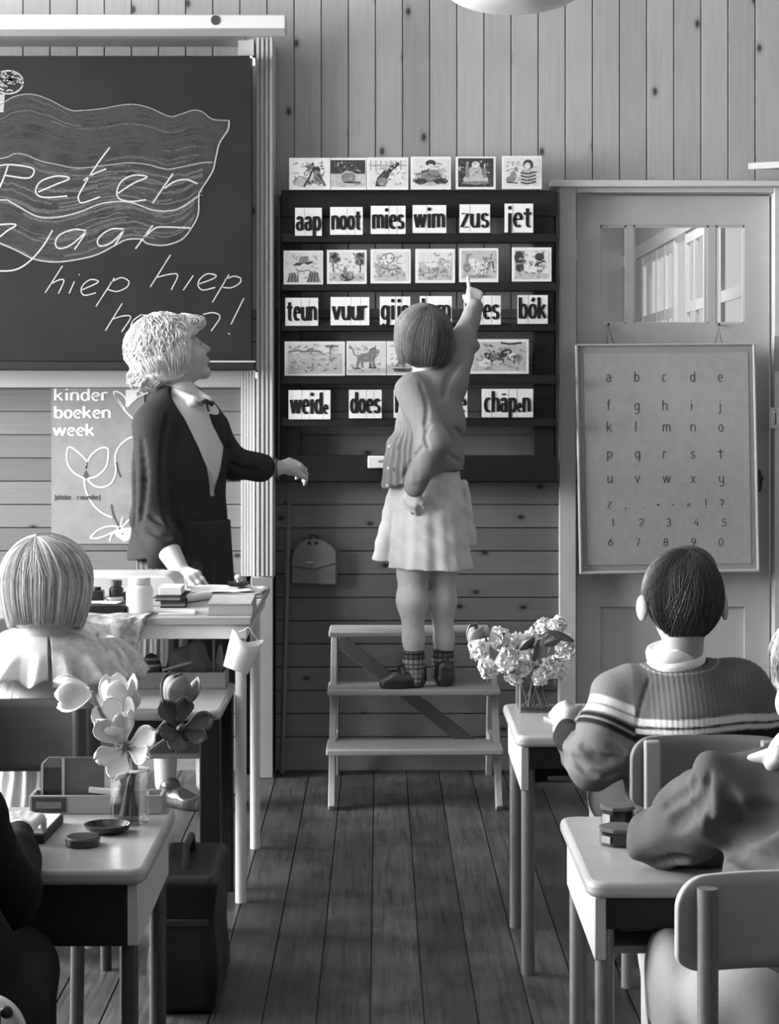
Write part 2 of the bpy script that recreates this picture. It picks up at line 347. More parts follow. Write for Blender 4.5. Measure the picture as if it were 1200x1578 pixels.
# ---------------------------------------------------------------- handwriting: single-line letters, unit x-height
def arc(cx, cy, rx, ry, a0, a1, n=12):
    return [(cx+rx*math.cos(math.radians(a0+(a1-a0)*i/n)), cy+ry*math.sin(math.radians(a0+(a1-a0)*i/n))) for i in range(n+1)]
def oval(cx=.28, cy=.5, rx=.24, ry=.5): return arc(cx, cy, rx, ry, 90, 450, 18)
G = {
 'a': (.6, [arc(.27, .72, .2, .28, 165, 0, 8)+[(.47, .1), (.54, 0)], arc(.26, .3, .22, .3, 40, 400, 14)]),
 'b': (.58, [[(.05, 1.5), (.05, 0)], oval(.3)]), 'c': (.5, [arc(.28, .5, .24, .5, 55, 305, 14)]),
 'd': (.6, [[(.52, 1.5), (.52, 0)], oval(.28)]), 'e': (.54, [[(.06, .55), (.5, .55)]+arc(.28, .5, .23, .5, 8, 310, 14)]),
 'f': (.42, [arc(.4, 1.25, .2, .25, 60, 180, 8)+[(.2, 0)], [(0, 1), (.42, 1)]]),
 'g': (.6, [oval(), [(.52, 1), (.52, -.2)]+arc(.28, -.2, .24, .3, 0, -150, 8)]),
 'h': (.58, [[(.05, 1.5), (.05, 0)], arc(.29, .65, .23, .35, 180, 0, 10)+[(.52, 0)]]),
 'i': (.24, [[(.12, 1), (.12, 0)], [(.12, 1.3), (.12, 1.48)]]),
 'j': (.32, [[(.22, 1), (.22, -.25)]+arc(.06, -.25, .16, .25, 0, -120, 8), [(.22, 1.3), (.22, 1.48)]]),
 'k': (.58, [[(.05, 1.5), (.05, 0)], [(.5, 1), (.08, .45)], [(.2, .58), (.55, 0)]]), 'l': (.24, [[(.12, 1.5), (.12, 0)]]),
 'm': (.9, [[(.05, 1), (.05, 0)], arc(.25, .7, .2, .3, 180, 0, 8)+[(.45, 0)], arc(.65, .7, .2, .3, 180, 0, 8)+[(.85, 0)]]),
 'n': (.58, [[(.05, 1), (.05, 0)], arc(.29, .65, .23, .35, 180, 0, 10)+[(.52, 0)]]), 'o': (.56, [oval()]),
 'p': (.58, [[(.05, 1), (.05, -.5)], oval(.3)]), 'q': (.58, [[(.52, 1), (.52, -.5)], oval(.28)]),
 'r': (.42, [[(.05, 1), (.05, 0)], arc(.27, .68, .22, .32, 180, 50, 8)]),
 's': (.48, [arc(.25, .75, .18, .25, 20, 270, 10)+arc(.24, .25, .2, .25, 90, -160, 10)]),
 't': (.46, [[(.2, 1.35), (.2, .2)]+arc(.34, .2, .14, .2, 180, 300, 6), [(-.06, 1), (.46, 1)], [(-.06, .93), (.46, .93)]]),
 'u': (.58, [[(.06, 1), (.06, .35)]+arc(.28, .35, .22, .35, 180, 360, 10), [(.52, 1), (.52, 0)]]),
 'v': (.54, [[(0, 1), (.26, 0)], [(.26, 0), (.52, 1)]]), 'w': (.86, [[(0, 1), (.2, 0)], [(.2, 0), (.42, 1)], [(.42, 1), (.62, 0)], [(.62, 0), (.84, 1)]]),
 'x': (.5, [[(0, 1), (.46, 0)], [(.46, 1), (0, 0)]]), 'y': (.54, [[(.05, 1), (.05, .5)]+arc(.28, .5, .23, .4, 180, 360, 8), [(.51, 1), (.51, -.2)]+arc(.28, -.2, .23, .3, 0, -140, 8)]),
 'z': (.5, [[(0, 1), (.45, 1), (0, 0), (.47, 0)]]), ' ': (.4, []), '-': (.4, [[(.05, .5), (.38, .5)]]), '.': (.2, [[(.08, 0), (.08, .14)]]), ',': (.2, [[(.1, .1), (.04, -.2)]]),
 '+': (.5, [[(.05, .5), (.45, .5)], [(.25, .7), (.25, .3)]]), '=': (.5, [[(.05, .35), (.45, .35)], [(.05, .62), (.45, .62)]]), '!': (.2, [[(.1, 1.4), (.1, .4)], [(.1, .12), (.1, 0)]]),
 '?': (.45, [arc(.22, 1.05, .2, .3, 170, -60, 8)+[(.22, .4)], [(.22, .12), (.22, 0)]]), '[': (.25, [[(.22, 1.4), (.05, 1.4), (.05, -.3), (.22, -.3)]]), ']': (.25, [[(.03, 1.4), (.2, 1.4), (.2, -.3), (.03, -.3)]]), '/': (.2, [[(0, -.2), (.2, 1.3)]]),
 '0': (.56, [oval(.28, .55, .24, .55)]), '1': (.3, [[(.05, .85), (.18, 1.1), (.18, 0)]]), '2': (.52, [arc(.25, .8, .22, .3, 165, -30, 10)+[(.02, 0), (.48, 0)]]),
 '3': (.5, [arc(.22, .82, .2, .28, 150, -90, 10)+arc(.22, .27, .23, .27, 90, -150, 10)]), '4': (.55, [[(.25, 1.1), (.02, .35), (.5, .35)], [(.38, .7), (.38, 0)]]),
 '5': (.5, [[(.45, 1.1), (.08, 1.1), (.06, .62)]+arc(.22, .35, .24, .33, 110, -150, 10)]), '6': (.52, [[(.4, 1.1), (.15, .7)]+arc(.26, .32, .23, .32, 160, 520, 16)]),
 '7': (.5, [[(.02, 1.1), (.46, 1.1), (.18, 0)]]), '8': (.52, [arc(.26, .8, .19, .27, -90, 270, 14), arc(.26, .27, .23, .27, 90, 450, 14)]), '9': (.52, [arc(.26, .76, .22, .32, 0, 360, 14)+[(.46, .4), (.25, 0)]]),
}
def text_width(t, gap=.14): return sum(G[c][0]+gap for c in t)-gap
def write(mb, t, x, z, y, xh, wscale=1, w=.01, nib=None, slant=0, gap=.14, glyphs=None, yoff=None):
    for i, c in enumerate(t):
        wd, st = (glyphs or {}).get(c, G[c])
        for j, p in enumerate(st):
            q = [(x+(a+slant*b)*xh*wscale, z+b*xh) for a, b in p]
            mb.stroke(q, y-.00004*j-.00002*(i % 2), w, nib)
        x += (wd+gap)*xh*wscale
    return x
# ================================================================ THE ROOM
YW = YF
M_up = planks('upper_boards', .36, 2, .0958, -.302, 0, var=.11, grain=.16, knot_scale=3.0)
M_wain = planks('wainscot_boards', .17, 0, .0821, .688, 2, var=.14, grain=.2, knot_scale=3.4)
M_floor = planks('floor_boards', .058, 1, .113, -.02, 0, var=.3, grain=.85, knots=False, rough=.42, spec=.3, blotch=.6, cracks=True)
M_paint = flat('grey_paint', .5, .5, .3, .05, 12)
M_paint_light = flat('pale_paint', .56, .45, .3, .06, 12)
M_plaster = flat('plaster', .62, .8, .2, .04, 6)
M_dark_plaster = flat('plaster_dim', .24, .8, .2, .06, 6)
M_white = flat('white_paint', .75, .4, .35, .05, 10)
M_black = flat('black_board_frame', .012, .5, .3, .2, 20)
M_post = wood('pale_post_wood', .5, .16, 2, 50, .5, .25, .1)
M_beam = wood('pale_beam_wood', .58, .12, 0, 50, .5, .25, .08)

def boarded(mb, u0, u1, v0, v1, phase, pitch, vertical, gw=.0042, gd=.009):
    """one connected sheet of tongue-and-groove boards at Y = YW, facing the camera"""
    us = [u0]; k = math.ceil((u0-phase)/pitch+1e-6)
    prof = [(u0, 0)]
    while phase+k*pitch < u1:
        g = phase+k*pitch
        if g-gw > u0 and g+gw < u1: prof += [(g-gw*.5-.0012, 0), (g-gw*.5, .0015), (g-gw*.5, gd), (g+gw*.5, gd), (g+gw*.5, .0015), (g+gw*.5+.0012, 0)]
        k += 1
    prof.append((u1, 0))
    if vertical: Gd = [[(u, YW+d, v) for u, d in prof] for v in (v0, v1)]
    else: Gd = [[(v, YW+d, u) for u, d in prof] for v in (v0, v1)]
    mb.grid(Gd)
ZT = 1.626                       # the upright boards start here
DX0, DX1, DZ = .690, 1.392, 2.035 # door opening
wall = MB()
boarded(wall, XL, DX0, ZT, ZC, -.302, .0958, True)
boarded(wall, DX0, DX1, DZ, ZC, -.302, .0958, True)
boarded(wall, DX1, XR, ZT, ZC, -.302, .0958, True)
wall.mi = 1
boarded(wall, 0, ZT, XL, DX0, .688, .0821, False)
boarded(wall, 0, ZT, DX1, XR, .688, .0821, False)
wo = wall.build('wall_far', [M_up, M_wain], smooth=False, recalc=False); tag(wo, kind='structure')
# solid backing with the doorway left open
bk = MB()
bk.box(XL-.1, DX0-.003, YW+.012, YW+.13, 0, ZC); bk.box(DX1+.003, XR+.1, YW+.012, YW+.13, 0, ZC); bk.box(DX0-.003, DX1+.003, YW+.012, YW+.13, DZ+.003, ZC)
tag(bk.build('wall_far_backing', M_dark_plaster, smooth=False), kind='structure')
fl = MB(); prof = []
k0 = math.ceil((XL+.02)/.113); prof.append((XL-.1, 0))
for k in range(k0, int((XR+.5)/.113)):
    g = -.02+k*.113
    if g < XL or g > XR: continue
    prof += [(g-.002, 0), (g-.0015, -.006), (g+.0015, -.006), (g+.002, 0)]
prof.append((XR+.1, 0))
fl.grid([[(x, y, z) for x, z in prof] for y in (YB-.1, YF+.12)])
tag(fl.build('floor', M_floor, smooth=False, recalc=False), kind='structure')
c = MB(); c.box(XL-.1, XR+.1, YB-.1, YF+.13, ZC, ZC+.1); tag(c.build('ceiling', M_plaster, smooth=False), kind='structure')
c = MB(); c.box(XR, XR+.1, YB-.1, YF+.13, 0, ZC); tag(c.build('wall_right', M_dark_plaster, smooth=False), kind='structure')
c = MB(); c.box(XL-.1, XR+.1, YB-.1, YB, 0, ZC); tag(c.build('wall_back', M_dark_plaster, smooth=False), kind='structure')
c = MB(); c.box(XL-.12, XL, YB-.1, YF+.13, 0, WZ[0]); c.box(XL-.12, XL, YB-.1, YF+.13, WZ[1], ZC)
ys = [YF+.13]+[q for ab in WIN for q in (ab[1], ab[0])]+[YB-.1]
for i in range(0, len(ys), 2): c.box(XL-.12, XL, ys[i+1], ys[i], WZ[0], WZ[1])
tag(c.build('wall_left', M_dark_plaster, smooth=False), kind='structure')
for i, (ya, yb) in enumerate(WIN):
    wn = MB(); x0, x1 = XL-.09, XL-.04; b = .05
    wn.box(x0, x1, ya, ya+b, WZ[0], WZ[1]); wn.box(x0, x1, yb-b, yb, WZ[0], WZ[1]); wn.box(x0, x1, ya+b, yb-b, WZ[0], WZ[0]+b); wn.box(x0, x1, ya+b, yb-b, WZ[1]-b, WZ[1])
    wn.box(x0+.01, x1-.01, (ya+yb)/2-.02, (ya+yb)/2+.02, WZ[0]+b, WZ[1]-b)
    for q in (1, 2): wn.box(x0+.01, x1-.01, ya+b, yb-b, WZ[0]+q*.67-.015, WZ[0]+q*.67+.015)
    tag(wn.build('window_%d' % (i+1), M_white, smooth=False), kind='structure')
# skirting board
c = MB(); c.box(XL, DX0-.06, YW-.02, YW+.002, 0, .078); c.box(XL, DX0-.06, YW-.012, YW+.002, .078, .09)
tag(c.build('baseboard_far', wood('skirting_wood', .2, .2, 0, 50), smooth=False), kind='structure')
# rail under the blackboard, only left of the column
c = MB(); a = P(-400, 571, YW); b = P(372, 597.5, YW); c.box(a[0], b[0], YW-.022, YW+.002, b[2], a[2])
tag(c.build('trim_1', M_beam, bevel=.003), kind='structure')

# ---------------------------------------------------------------- the door
def pxbox(mb, x0, y0, x1, y1, d, depth):
    """a board whose front face, at distance d, spans these picture extents, going `depth` back"""
    a = P(x0, y1, d); b = P(x1, y0, d); mb.box(a[0], b[0], d, d+depth, a[2], b[2])
dr = tag(bpy.data.objects.new('door_1', None), kind='structure'); C.objects.link(dr); dr.location = ((DX0+DX1)/2, YW+.02, 0)
DY = YW+.02
lf = MB(); x0, x1 = DX0+.008, DX1-.012
gx = [P(px, 600, DY)[0] for px in (925, 965, 976, 1092, 1103, 1147)]
gz0, gz1 = P(0, 498, DY)[2], P(0, 347, DY)[2]; pz0, pz1 = .22, P(0, 935, DY)[2]
D0, D1 = DY, DY+.038
lf.box(x0, gx[0], D0, D1, 0.006, DZ-.008); lf.box(gx[5], x1, D0, D1, 0.006, DZ-.008)
lf.box(gx[0], gx[5], D0, D1, gz1, DZ-.008); lf.box(gx[0], gx[5], D0, D1, pz1, gz0); lf.box(gx[0], gx[5], D0, D1, .006, pz0)
lf.box(gx[0], gx[5], D0+.012, D1-.006, pz0, pz1)
lf.box(gx[1], gx[2], D0+.004, D1-.004, gz0, gz1); lf.box(gx[3], gx[4], D0+.004, D1-.004, gz0, gz1)
lf.build('door_leaf', M_paint, dr, smooth=False)
st = MB()
for a, b in ((0, 1), (2, 3), (4, 5)):
    for (xa, xb, za, zb) in ((gx[a], gx[b], gz0-.004, gz0+.004), (gx[a], gx[b], gz1-.008, gz1), (gx[a], gx[a]+.005, gz0, gz1), (gx[b]-.005, gx[b], gz0, gz1)):
        st.box(xa, xb, D0+.006, D0+.02, za, zb)
st.build('glazing_bead', M_paint_light, dr, smooth=False)
for a, b in ((0, 1), (2, 3), (4, 5)):
    g = MB(); g.box(gx[a], gx[b], DY+.022, DY+.025, gz0, gz1); g.build('glass_pane', glass('door_glass', .02, .9), dr, smooth=False)
h = MB(); q0 = P(884, 403, YW-.004); q1 = P(888.5, 370, YW-.004); h.box(q0[0], q1[0], YW-.008, YW+.02, q0[2], q1[2]); h.build('hinge', M_paint_light, dr, bevel=.002)
h = MB(); q = P(1169, 741, DY)
h.prism([q+np.array([.012*math.cos(a)*1.0, -.002, .042*math.sin(a)]) for a in np.linspace(0, 2*math.pi, 24, endpoint=False)], (0, .006, 0))
h.tube([q+(0, -.002, .012), q+(0, -.045, .012)], .008, 10); h.tube([q+(.006, -.04, .012), q+(-.085, -.045, .012)], .007, 10)
h.build('door_handle', flat('dark_iron', .03, .35, .5, .2, 40), dr)
# casing round the door
c = MB(); xa = P(862, 0, YW-.03)[0]; xb = P(1191, 0, YW-.03)[0]; zt = P(0, 288, YW-.03)[2]
c.box(xa, DX0, YW-.03, YW+.06, 0, zt); c.box(DX1-.004, DX1+.055, YW-.03, YW+.06, 0, zt); c.box(DX0, DX1-.004, YW-.026, YW+.06, DZ, zt)
tag(c.build('trim_2', M_paint_light, bevel=.002), kind='structure')
c = MB(); a = P(848, 287.5, YW-.06); c.box(a[0], DX1+.09, YW-.06, YW+.01, a[2], P(0, 277.5, YW-.06)[2]); tag(c.build('trim_3', M_paint_light, bevel=.003), kind='structure')

# corridor seen through the door panes: a run of glazed frames along its right side
c = MB(); c.box(-.6, 1.56, 11.6, 11.7, 0, 3); c.box(.1, .2, YW+.14, 11.6, 0, 3); c.box(.1, 2.9, YW+.14, 11.6, -.05, 0.0); c.box(.1, 2.9, YW+.14, 11.6, 2.9, 3.0)
tag(c.build('wall_corridor', flat('corridor_wall', .55, .7, .2, .05, 5), smooth=False), kind='structure')
c = MB(); xw = 1.50
def upr(y, wy=.032): c.box(xw, xw+.02, y-wy/2, y+wy/2, .87, 2.15)
for y in (7.0, 7.65, 8.3, 8.72, 8.98, 9.24, 9.62, 9.92, 10.22, 10.74): upr(y)
for (ya, yb) in ((7.0, 7.65), (7.65, 8.3), (8.72, 9.24), (9.62, 10.22), (10.22, 10.74)):
    for z in (.9, 1.76, 2.10): c.box(xw+.002, xw+.018, ya, yb, z-.025, z+.025)
c.box(xw-.01, xw+.07, YW+.14, 11.0, 2.13, 2.2)
tag(c.build('window_4', M_white, smooth=False), kind='structure')
c = MB(); c.box(xw, xw+.06, YW+.14, 11.6, 0, .87); c.box(xw, xw+.06, 10.78, 11.6, .87, 2.13); c.box(xw, xw+.06, YW+.14, 6.96, .87, 2.13); c.box(xw, xw+.06, YW+.14, 11.6, 2.2, 2.9)
tag(c.build('wall_corridor_side', flat('corridor_wall', .5), smooth=False), kind='structure')

# ================================================================ THINGS ON THE FAR WALL
# beam over the blackboard
b0 = MB(); pxbox(b0, -420, 22, 440, 45, 6.30, .12); ln = b0.build('beam', M_beam, None, bevel=.004, origin=P(0, 45, 6.36)); 
ln.name = 'hanging_beam'; tag(ln, 'pale planed wooden beam running above the blackboard, open end at the boards', 'beam')
kn = MB(); kp = P(332, 31, 6.299); kn.prism([kp+np.array([.0155*math.cos(a), -.0006, .0165*math.sin(a)]) for a in np.linspace(0, 6.283, 24, endpoint=False)], (0, .002, 0)); kn.build('wood_knot', flat('knot_dark', .05, .6, .2, .4, 60), ln)
s0 = MB(); pxbox(s0, -420, 45, 375, 55, 6.44, .2); s0.build('backing_strip', wood('strip_wood', .3, .2, 0, 50), ln, smooth=False)
# column that carries the blackboard
pt = thing('board_column', 'pale grooved wooden column beside the blackboard, floor to beam', 'column', (P(405, 0, 6.5)[0], 6.56, 0))
c = MB(); a = P(395, 0, 6.5)[0]; b = P(421, 0, 6.5)[0]; zt = P(0, 46, 6.36)[2]
c.box(a, b, 6.50, YW-.001, P(0, 1183, YW)[2] if False else 0, zt); c.build('post', M_post, pt, smooth=False)
fl_ = MB()
for px, wpx in ((397.5, 3), (404, 3.4), (411, 3), (417.5, 4)):
    xx = P(px, 0, 6.49)[0]; ww = wpx*6.49/FPX/2; fl_.box(xx-ww, xx+ww, 6.487, 6.501, P(0, 888, 6.49)[2], zt)
fl_.build('moulding', M_post, pt, smooth=False)
c = MB(); xa = P(366, 0, 6.5)[0]; xb = P(390, 0, 6.5)[0]; c.box(xa, xb, 6.52, YW-.001, P(0, 84, 6.5)[2], P(0, 46, 6.4)[2]); c.build('top_block', M_post, pt, smooth=False)
c = MB(); xa = P(371, 0, 6.53)[0]; xb = P(393, 0, 6.53)[0]; z0 = P(0, 888, 6.53)[2]; z1 = P(0, 563, 6.53)[2]
n = 5
for i in range(n):
    q0 = lerp(xa, xb, i/n); q1 = lerp(xa, xb, (i+.78)/n); c.box(q0, q1, 6.53, YW-.03, z0, z1)
c.box(xa, xb, 6.545, YW-.001, z0, z1); c.build('fluted_batten', M_post, pt, smooth=False)
c = MB(); xa = P(386, 0, 6.48)[0]; c.box(xa, b, 6.485, YW-.001, 0, P(0, 890, 6.48)[2]); c.build('plinth', wood('plinth_wood', .22, .15, 2, 50), pt, bevel=.003)
c = MB(); xa = P(372, 0, 6.5)[0]; c.box(xa, P(378, 0, 6.5)[0], 6.55, YW-.001, 0, P(0, 888, 6.5)[2]); c.build('plinth_strip', wood('plinth_dark', .08, .15, 2, 50), pt, smooth=False)

# blackboard with chalk
BY = 6.44
bb = thing('blackboard', 'wide blackboard with a chalked flag and birthday greeting', 'blackboard', P(150, 570, BY))
c = MB(); pxbox(c, -430, 86, 388, 557, BY, .03); c.build('board', flat('slate_paint', .014, .6, .2, .3, 5), bb, bevel=.002)
c = MB(); pxbox(c, -430, 557.5, 392, 570.5, BY-.035, .06); c.build('ledge', flat('ledge_black', .014, .5, .3, .2, 20), bb, bevel=.003)
c = MB(); pxbox(c, 322, 556, 393, 558.2, BY-.037, .01); c.build('metal_edge', flat('worn_steel', .5, .35, .5, .1, 60), bb, smooth=False)
for (x0, y0, x1, y1) in ((385, 86, 393, 101), (390, 570, 397, 583)):
    c = MB(); pxbox(c, x0, y0, x1, y0+3, BY-.012, .02); pxbox(c, x1-4, y0, x1, y1, BY-.012, .02); c.build('corner_clip', M_white, bb, smooth=False)
chalk = flat('chalk', .32, .9, .1, .45, 260); chalk_dim = flat('chalk_dim', .085, .9, .1, .6, 200); chalk_faint = flat('chalk_faint', .045, .9, .1, .45, 200)
def bpt(p, s=2.7204):
    q = P(p[0]/s, p[1]/s, BY); return (q[0], q[2])
def ch(mb, pts, w=.0052, y=BY-.0008, sm=5): mb.stroke([bpt(p) for p in pts], y, w, smooth=sm if len(pts) > 2 else 0)
top = [(-260, 430), (-120, 445), (0, 440), (60, 405), (130, 395), (200, 415), (290, 460), (350, 463), (430, 455), (540, 437), (620, 450), (710, 488), (760, 478), (810, 462), (850, 470), (890, 500), (960, 505), (955, 545), (920, 600), (905, 660), (890, 720), (840, 800), (833, 830), (830, 900), (800, 960), (760, 1005), (690, 1028), (620, 1022), (590, 1003), (530, 1005), (480, 1030), (400, 1070), (300, 1092), (220, 1098), (140, 1085), (70, 1050), (0, 1020), (-100, 1000), (-260, 1010)]
mid1 = [(-260, 690), (0, 665), (60, 645), (110, 650), (170, 675), (240, 690), (330, 705), (470, 690), (540, 683), (620, 690), (700, 710), (760, 700), (850, 683), (890, 680)]
mid2 = [(-260, 850), (0, 838), (50, 850), (150, 905), (230, 912), (330, 890), (420, 855), (500, 845), (560, 852), (640, 880), (700, 885), (760, 870), (832, 822)]
fm = MB(); ch(fm, top[2:17], .0036); fm.build('flag_outline', flat('chalk_thin', .2, .9, .1, .5, 200), bb, smooth=False)
fm = MB(); ch(fm, top[16:37], .0048); ch(fm, mid2, .0046); ch(fm, mid1, .0024)
fm.build('flag_line', chalk, bb, smooth=False)
def curve_y(c, x):
    c = np.array(c, float); return np.interp(x, c[:, 0], c[:, 1])
bot = [(-260, 1010), (0, 1020), (70, 1050), (140, 1085), (220, 1098), (300, 1092), (400, 1070), (480, 1030), (530, 1005), (590, 1003), (690, 1028), (760, 1005), (800, 960), (832, 890)]
hm = MB(); hm2 = MB()
for (A, B, cnt, xr, faint) in ((top[:18], mid1, 62, 895, .9), (mid1, mid2, 56, 850, .55), (mid2, bot, 56, 815, .5)):
    for i in range(cnt):
        u = (i+RNG.uniform(.1, .9))/cnt; x0 = RNG.uniform(-240, xr-160); L = RNG.uniform(150, 620); x1 = min(xr, x0+L)
        xs = np.linspace(x0, x1, 14); ya = curve_y(sorted(A[:17] if len(A) > 17 else A), xs); yb = curve_y(B, xs)
        ys_ = ya+(yb-ya)*u+RNG.normal(0, 2.2, 14)
        if (yb-ya).min() < 12: continue
        (hm if RNG.random() < faint else hm2).stroke([bpt(p) for p in zip(xs, ys_)], BY-.0005-.0000008*i, RNG.uniform(.003, .0075), smooth=2)
hm.build('chalk_hatching', chalk_faint, bb, smooth=False); hm2.build('chalk_hatching', chalk_dim, bb, smooth=False)
# the plain wash of rubbed chalk that fills the flag
wm = MB(); wv = [bpt(p) for p in catmull(top, 4)]; wm.ngon([(q[0], BY-.0003, q[1]) for q in wv])
wm.build('chalk_wash', flat('chalk_rubbed', .034, .85, .15, .5, 14), bb, smooth=False)
pm = MB()
ch(pm, arc(35, 345, 62, 48, 0, 360, 24), .0055)
for i in range(26):
    a = RNG.uniform(0, 6.28); r = RNG.uniform(.2, .85); x, y = 35+62*r*math.cos(a), 345+48*r*math.sin(a); ch(pm, [(x-14, y-RNG.uniform(-12, 12)), (x, y), (x+14, y+RNG.uniform(-12, 12))], .005, BY-.0008, 3)
ch(pm, [(8, 395), (2, 470)], .02, BY-.0006)
pm.build('chalk_pole_knob', flat('chalk_soft', .3, .9, .1, .5, 160), bb, smooth=False)
cm = MB(); W = .005
for s in ([(35, 690), (20, 735), (0, 785)], [(-30, 700), (40, 690), (130, 703), (142, 725), (115, 747), (20, 735)],
          [(160, 805), (230, 775), (292, 748), (240, 738), (175, 758), (150, 793), (160, 820), (200, 828), (282, 822)],
          [(460, 618), (400, 700), (335, 808), (330, 838), (348, 850), (420, 825)], [(350, 757), (395, 728), (445, 708)],
          [(495, 810), (560, 768), (617, 742), (560, 735), (510, 760), (490, 803), (500, 833), (545, 845), (612, 838)],
          [(725, 728), (685, 785), (640, 852)], [(690, 790), (730, 762), (780, 753), (828, 770)],
          [(-60, 945), (65, 940), (30, 968), (0, 992)], [(220, 965), (182, 1030), (130, 1090), (80, 1125), (30, 1136), (-40, 1134)],
          [(365, 968), (310, 962), (250, 985), (232, 1020), (250, 1042), (300, 1025), (365, 968)], [(365, 968), (312, 1047)],
          [(525, 960), (470, 960), (425, 985), (408, 1015), (425, 1032), (470, 1015), (525, 960)], [(525, 960), (480, 1030)],
          [(640, 945), (568, 1043)], [(600, 1000), (650, 957), (700, 952), (800, 956)]): ch(cm, s, W, BY-.001)
for s in ([(262, 1115), (190, 1227)], [(213, 1190), (250, 1173), (268, 1178), (245, 1231)], [(312, 1180), (290, 1230)], [(330, 1150), (334, 1153)],
          [(345, 1215), (400, 1190), (412, 1178), (380, 1172), (350, 1193), (340, 1220), (355, 1238), (402, 1228)], [(480, 1165), (402, 1285)], [(462, 1185), (508, 1164), (540, 1180), (530, 1205), (490, 1222), (450, 1213)],
          [(715, 1068), (630, 1203)], [(658, 1163), (715, 1149), (745, 1155), (718, 1215)], [(810, 1155), (768, 1217)],
          [(835, 1190), (890, 1170), (906, 1155), (870, 1148), (840, 1168), (830, 1195), (850, 1216), (902, 1205)], [(960, 1150), (890, 1268)], [(942, 1172), (980, 1158), (1008, 1167), (1004, 1187), (970, 1206), (934, 1205)],
          [(512, 1272), (442, 1386)], [(473, 1337), (520, 1324), (548, 1331), (510, 1391)], [(590, 1320), (555, 1348), (550, 1383), (580, 1393), (612, 1360), (615, 1325), (590, 1320)],
          [(690, 1320), (655, 1348), (650, 1383), (680, 1393), (712, 1360), (715, 1325), (690, 1320)], [(850, 1318), (895, 1311), (922, 1330), (885, 1388)], [(1022, 1250), (968, 1360)], [(957, 1396), (963, 1402)]): ch(cm, s, .004, BY-.001)
cm.build('chalk_lettering', flat('chalk_white', .42, .9, .1, .4, 240), bb, smooth=False)

# poster
pp = thing('poster', 'pale book week poster with white tulip outlines pinned to the boards', 'poster', P(148, 838, YW-.004))
PY = YW-.004
c = MB(); pxbox(c, 79, 598, 222, 838, PY, .002); c.build('sheet', flat('poster_grey', .27, .8, .15, .16, 14), pp, smooth=False)
def ppt(p):
    q = P(p[0]/5.217, 580+p[1]/5.217, PY); return (q[0], q[2])
white_ink = flat('white_ink', .8, .8, .1, .05, 50)
c = MB()
for t, px, py, width in (('kinder', 84, 617, 82), ('boeken', 84, 644, 86), ('week', 83, 671, 62)):
    q = P(px, py, PY-.0008); xh = 12*PY/FPX; ws = width*PY/FPX/(text_width(t)*xh); write(c, t, q[0], q[2], PY-.0008, xh, ws, .0098, .005)
c.build('lettering', white_ink, pp, smooth=False)
c = MB()
for s in ([(690, 830), (590, 770), (540, 690), (540, 590), (570, 570), (640, 620), (700, 690), (690, 740)], [(690, 740), (720, 650), (790, 585), (860, 575), (870, 640), (850, 730), (780, 800), (700, 825)], [(700, 830), (760, 880), (830, 890), (900, 850), (930, 760), (925, 640), (960, 560), (1030, 500), (1100, 480)],
          [(675, 830), (690, 920), (740, 1020), (810, 1090), (900, 1135)], [(720, 1300), (780, 1240), (870, 1205), (960, 1215), (880, 1265), (790, 1300), (720, 1300)], [(880, 1330), (900, 1270), (960, 1250), (990, 1270)], [(960, 1230), (985, 1130)], [(960, 1230), (1060, 1130)], [(960, 1240), (1090, 1210)], [(960, 1260), (1080, 1300)],
          [(910, 120), (960, 130), (1010, 180), (1010, 260), (960, 200), (910, 130)], [(920, 150), (1000, 270), (1090, 360)], [(1010, 120), (1090, 110), (1150, 140)], [(1010, 260), (1100, 170), (1190, 130)]):
    c.stroke([ppt(p) for p in s], PY-.0008, .0055, smooth=5)
c.ngon([(ppt(p)[0], PY-.0006, ppt(p)[1]) for p in ((1010, 110), (1100, 105), (1100, 170), (1010, 260))]); c.ngon([(ppt(p)[0], PY-.0007, ppt(p)[1]) for p in ((940, 1215), (1060, 1220), (1060, 1300), (1000, 1330), (930, 1280))])
c.build('tulip_drawing', white_ink, pp, smooth=False)
c = MB(); q = P(85, 770, PY-.0008); xh = 5.2*PY/FPX; write(c, '[oktober - 2 november]', q[0], q[2], PY-.0008, xh, .95, .004, .002); c.build('lettering', flat('grey_ink', .09, .8, .1, .1, 50), pp, smooth=False)
c = MB()
for s in ([(895, 1030), (910, 1110), (955, 1205)], [(935, 690), (950, 760), (970, 810)]): c.stroke([ppt(p) for p in s], PY-.0009, .006, smooth=5)
c.ngon([(ppt(p)[0], PY-.0009, ppt(p)[1]) for p in ((690, 750), (715, 800), (690, 825), (670, 800))]); c.build('dark_detail', flat('grey_ink', .09), pp, smooth=False)

# ---------------------------------------------------------------- reading board
RY = 6.53
rb = thing('reading_board', 'large black slatted reading board full of word and picture cards', 'reading board', P(644, 742, 6.58))
def part_px(name, rects, mat, parent, d, depth, bevel=.002):
    c = MB()
    for r in rects: pxbox(c, *r, d, depth)
    return c.build(name, mat, parent, bevel=bevel, smooth=False)
part_px('stile', [(433, 293, 462, 742)], M_black, rb, RY+.02, .06); part_px('stile', [(822, 293, 854, 742)], M_black, rb, RY+.02, .06)
part_px('top_rail', [(433, 293, 856, 333)], M_black, rb, RY+.015, .065)
part_px('bottom_rail', [(433, 702, 856, 742)], M_black, rb, RY+.012, .07)
RAILS = [(360, 373), (435.5, 448), (497.5, 510), (578, 592), (644.5, 657)]
for y0, y1 in RAILS:
    r = part_px('card_rail', [(434, y0, 856, y1)], M_black, rb, RY-.012, .075)
part_px('side_edge', [(855.5, 296, 861, 742)], flat('edge_grey', .09, .6, .3, .2, 20), rb, RY+.03, .06)
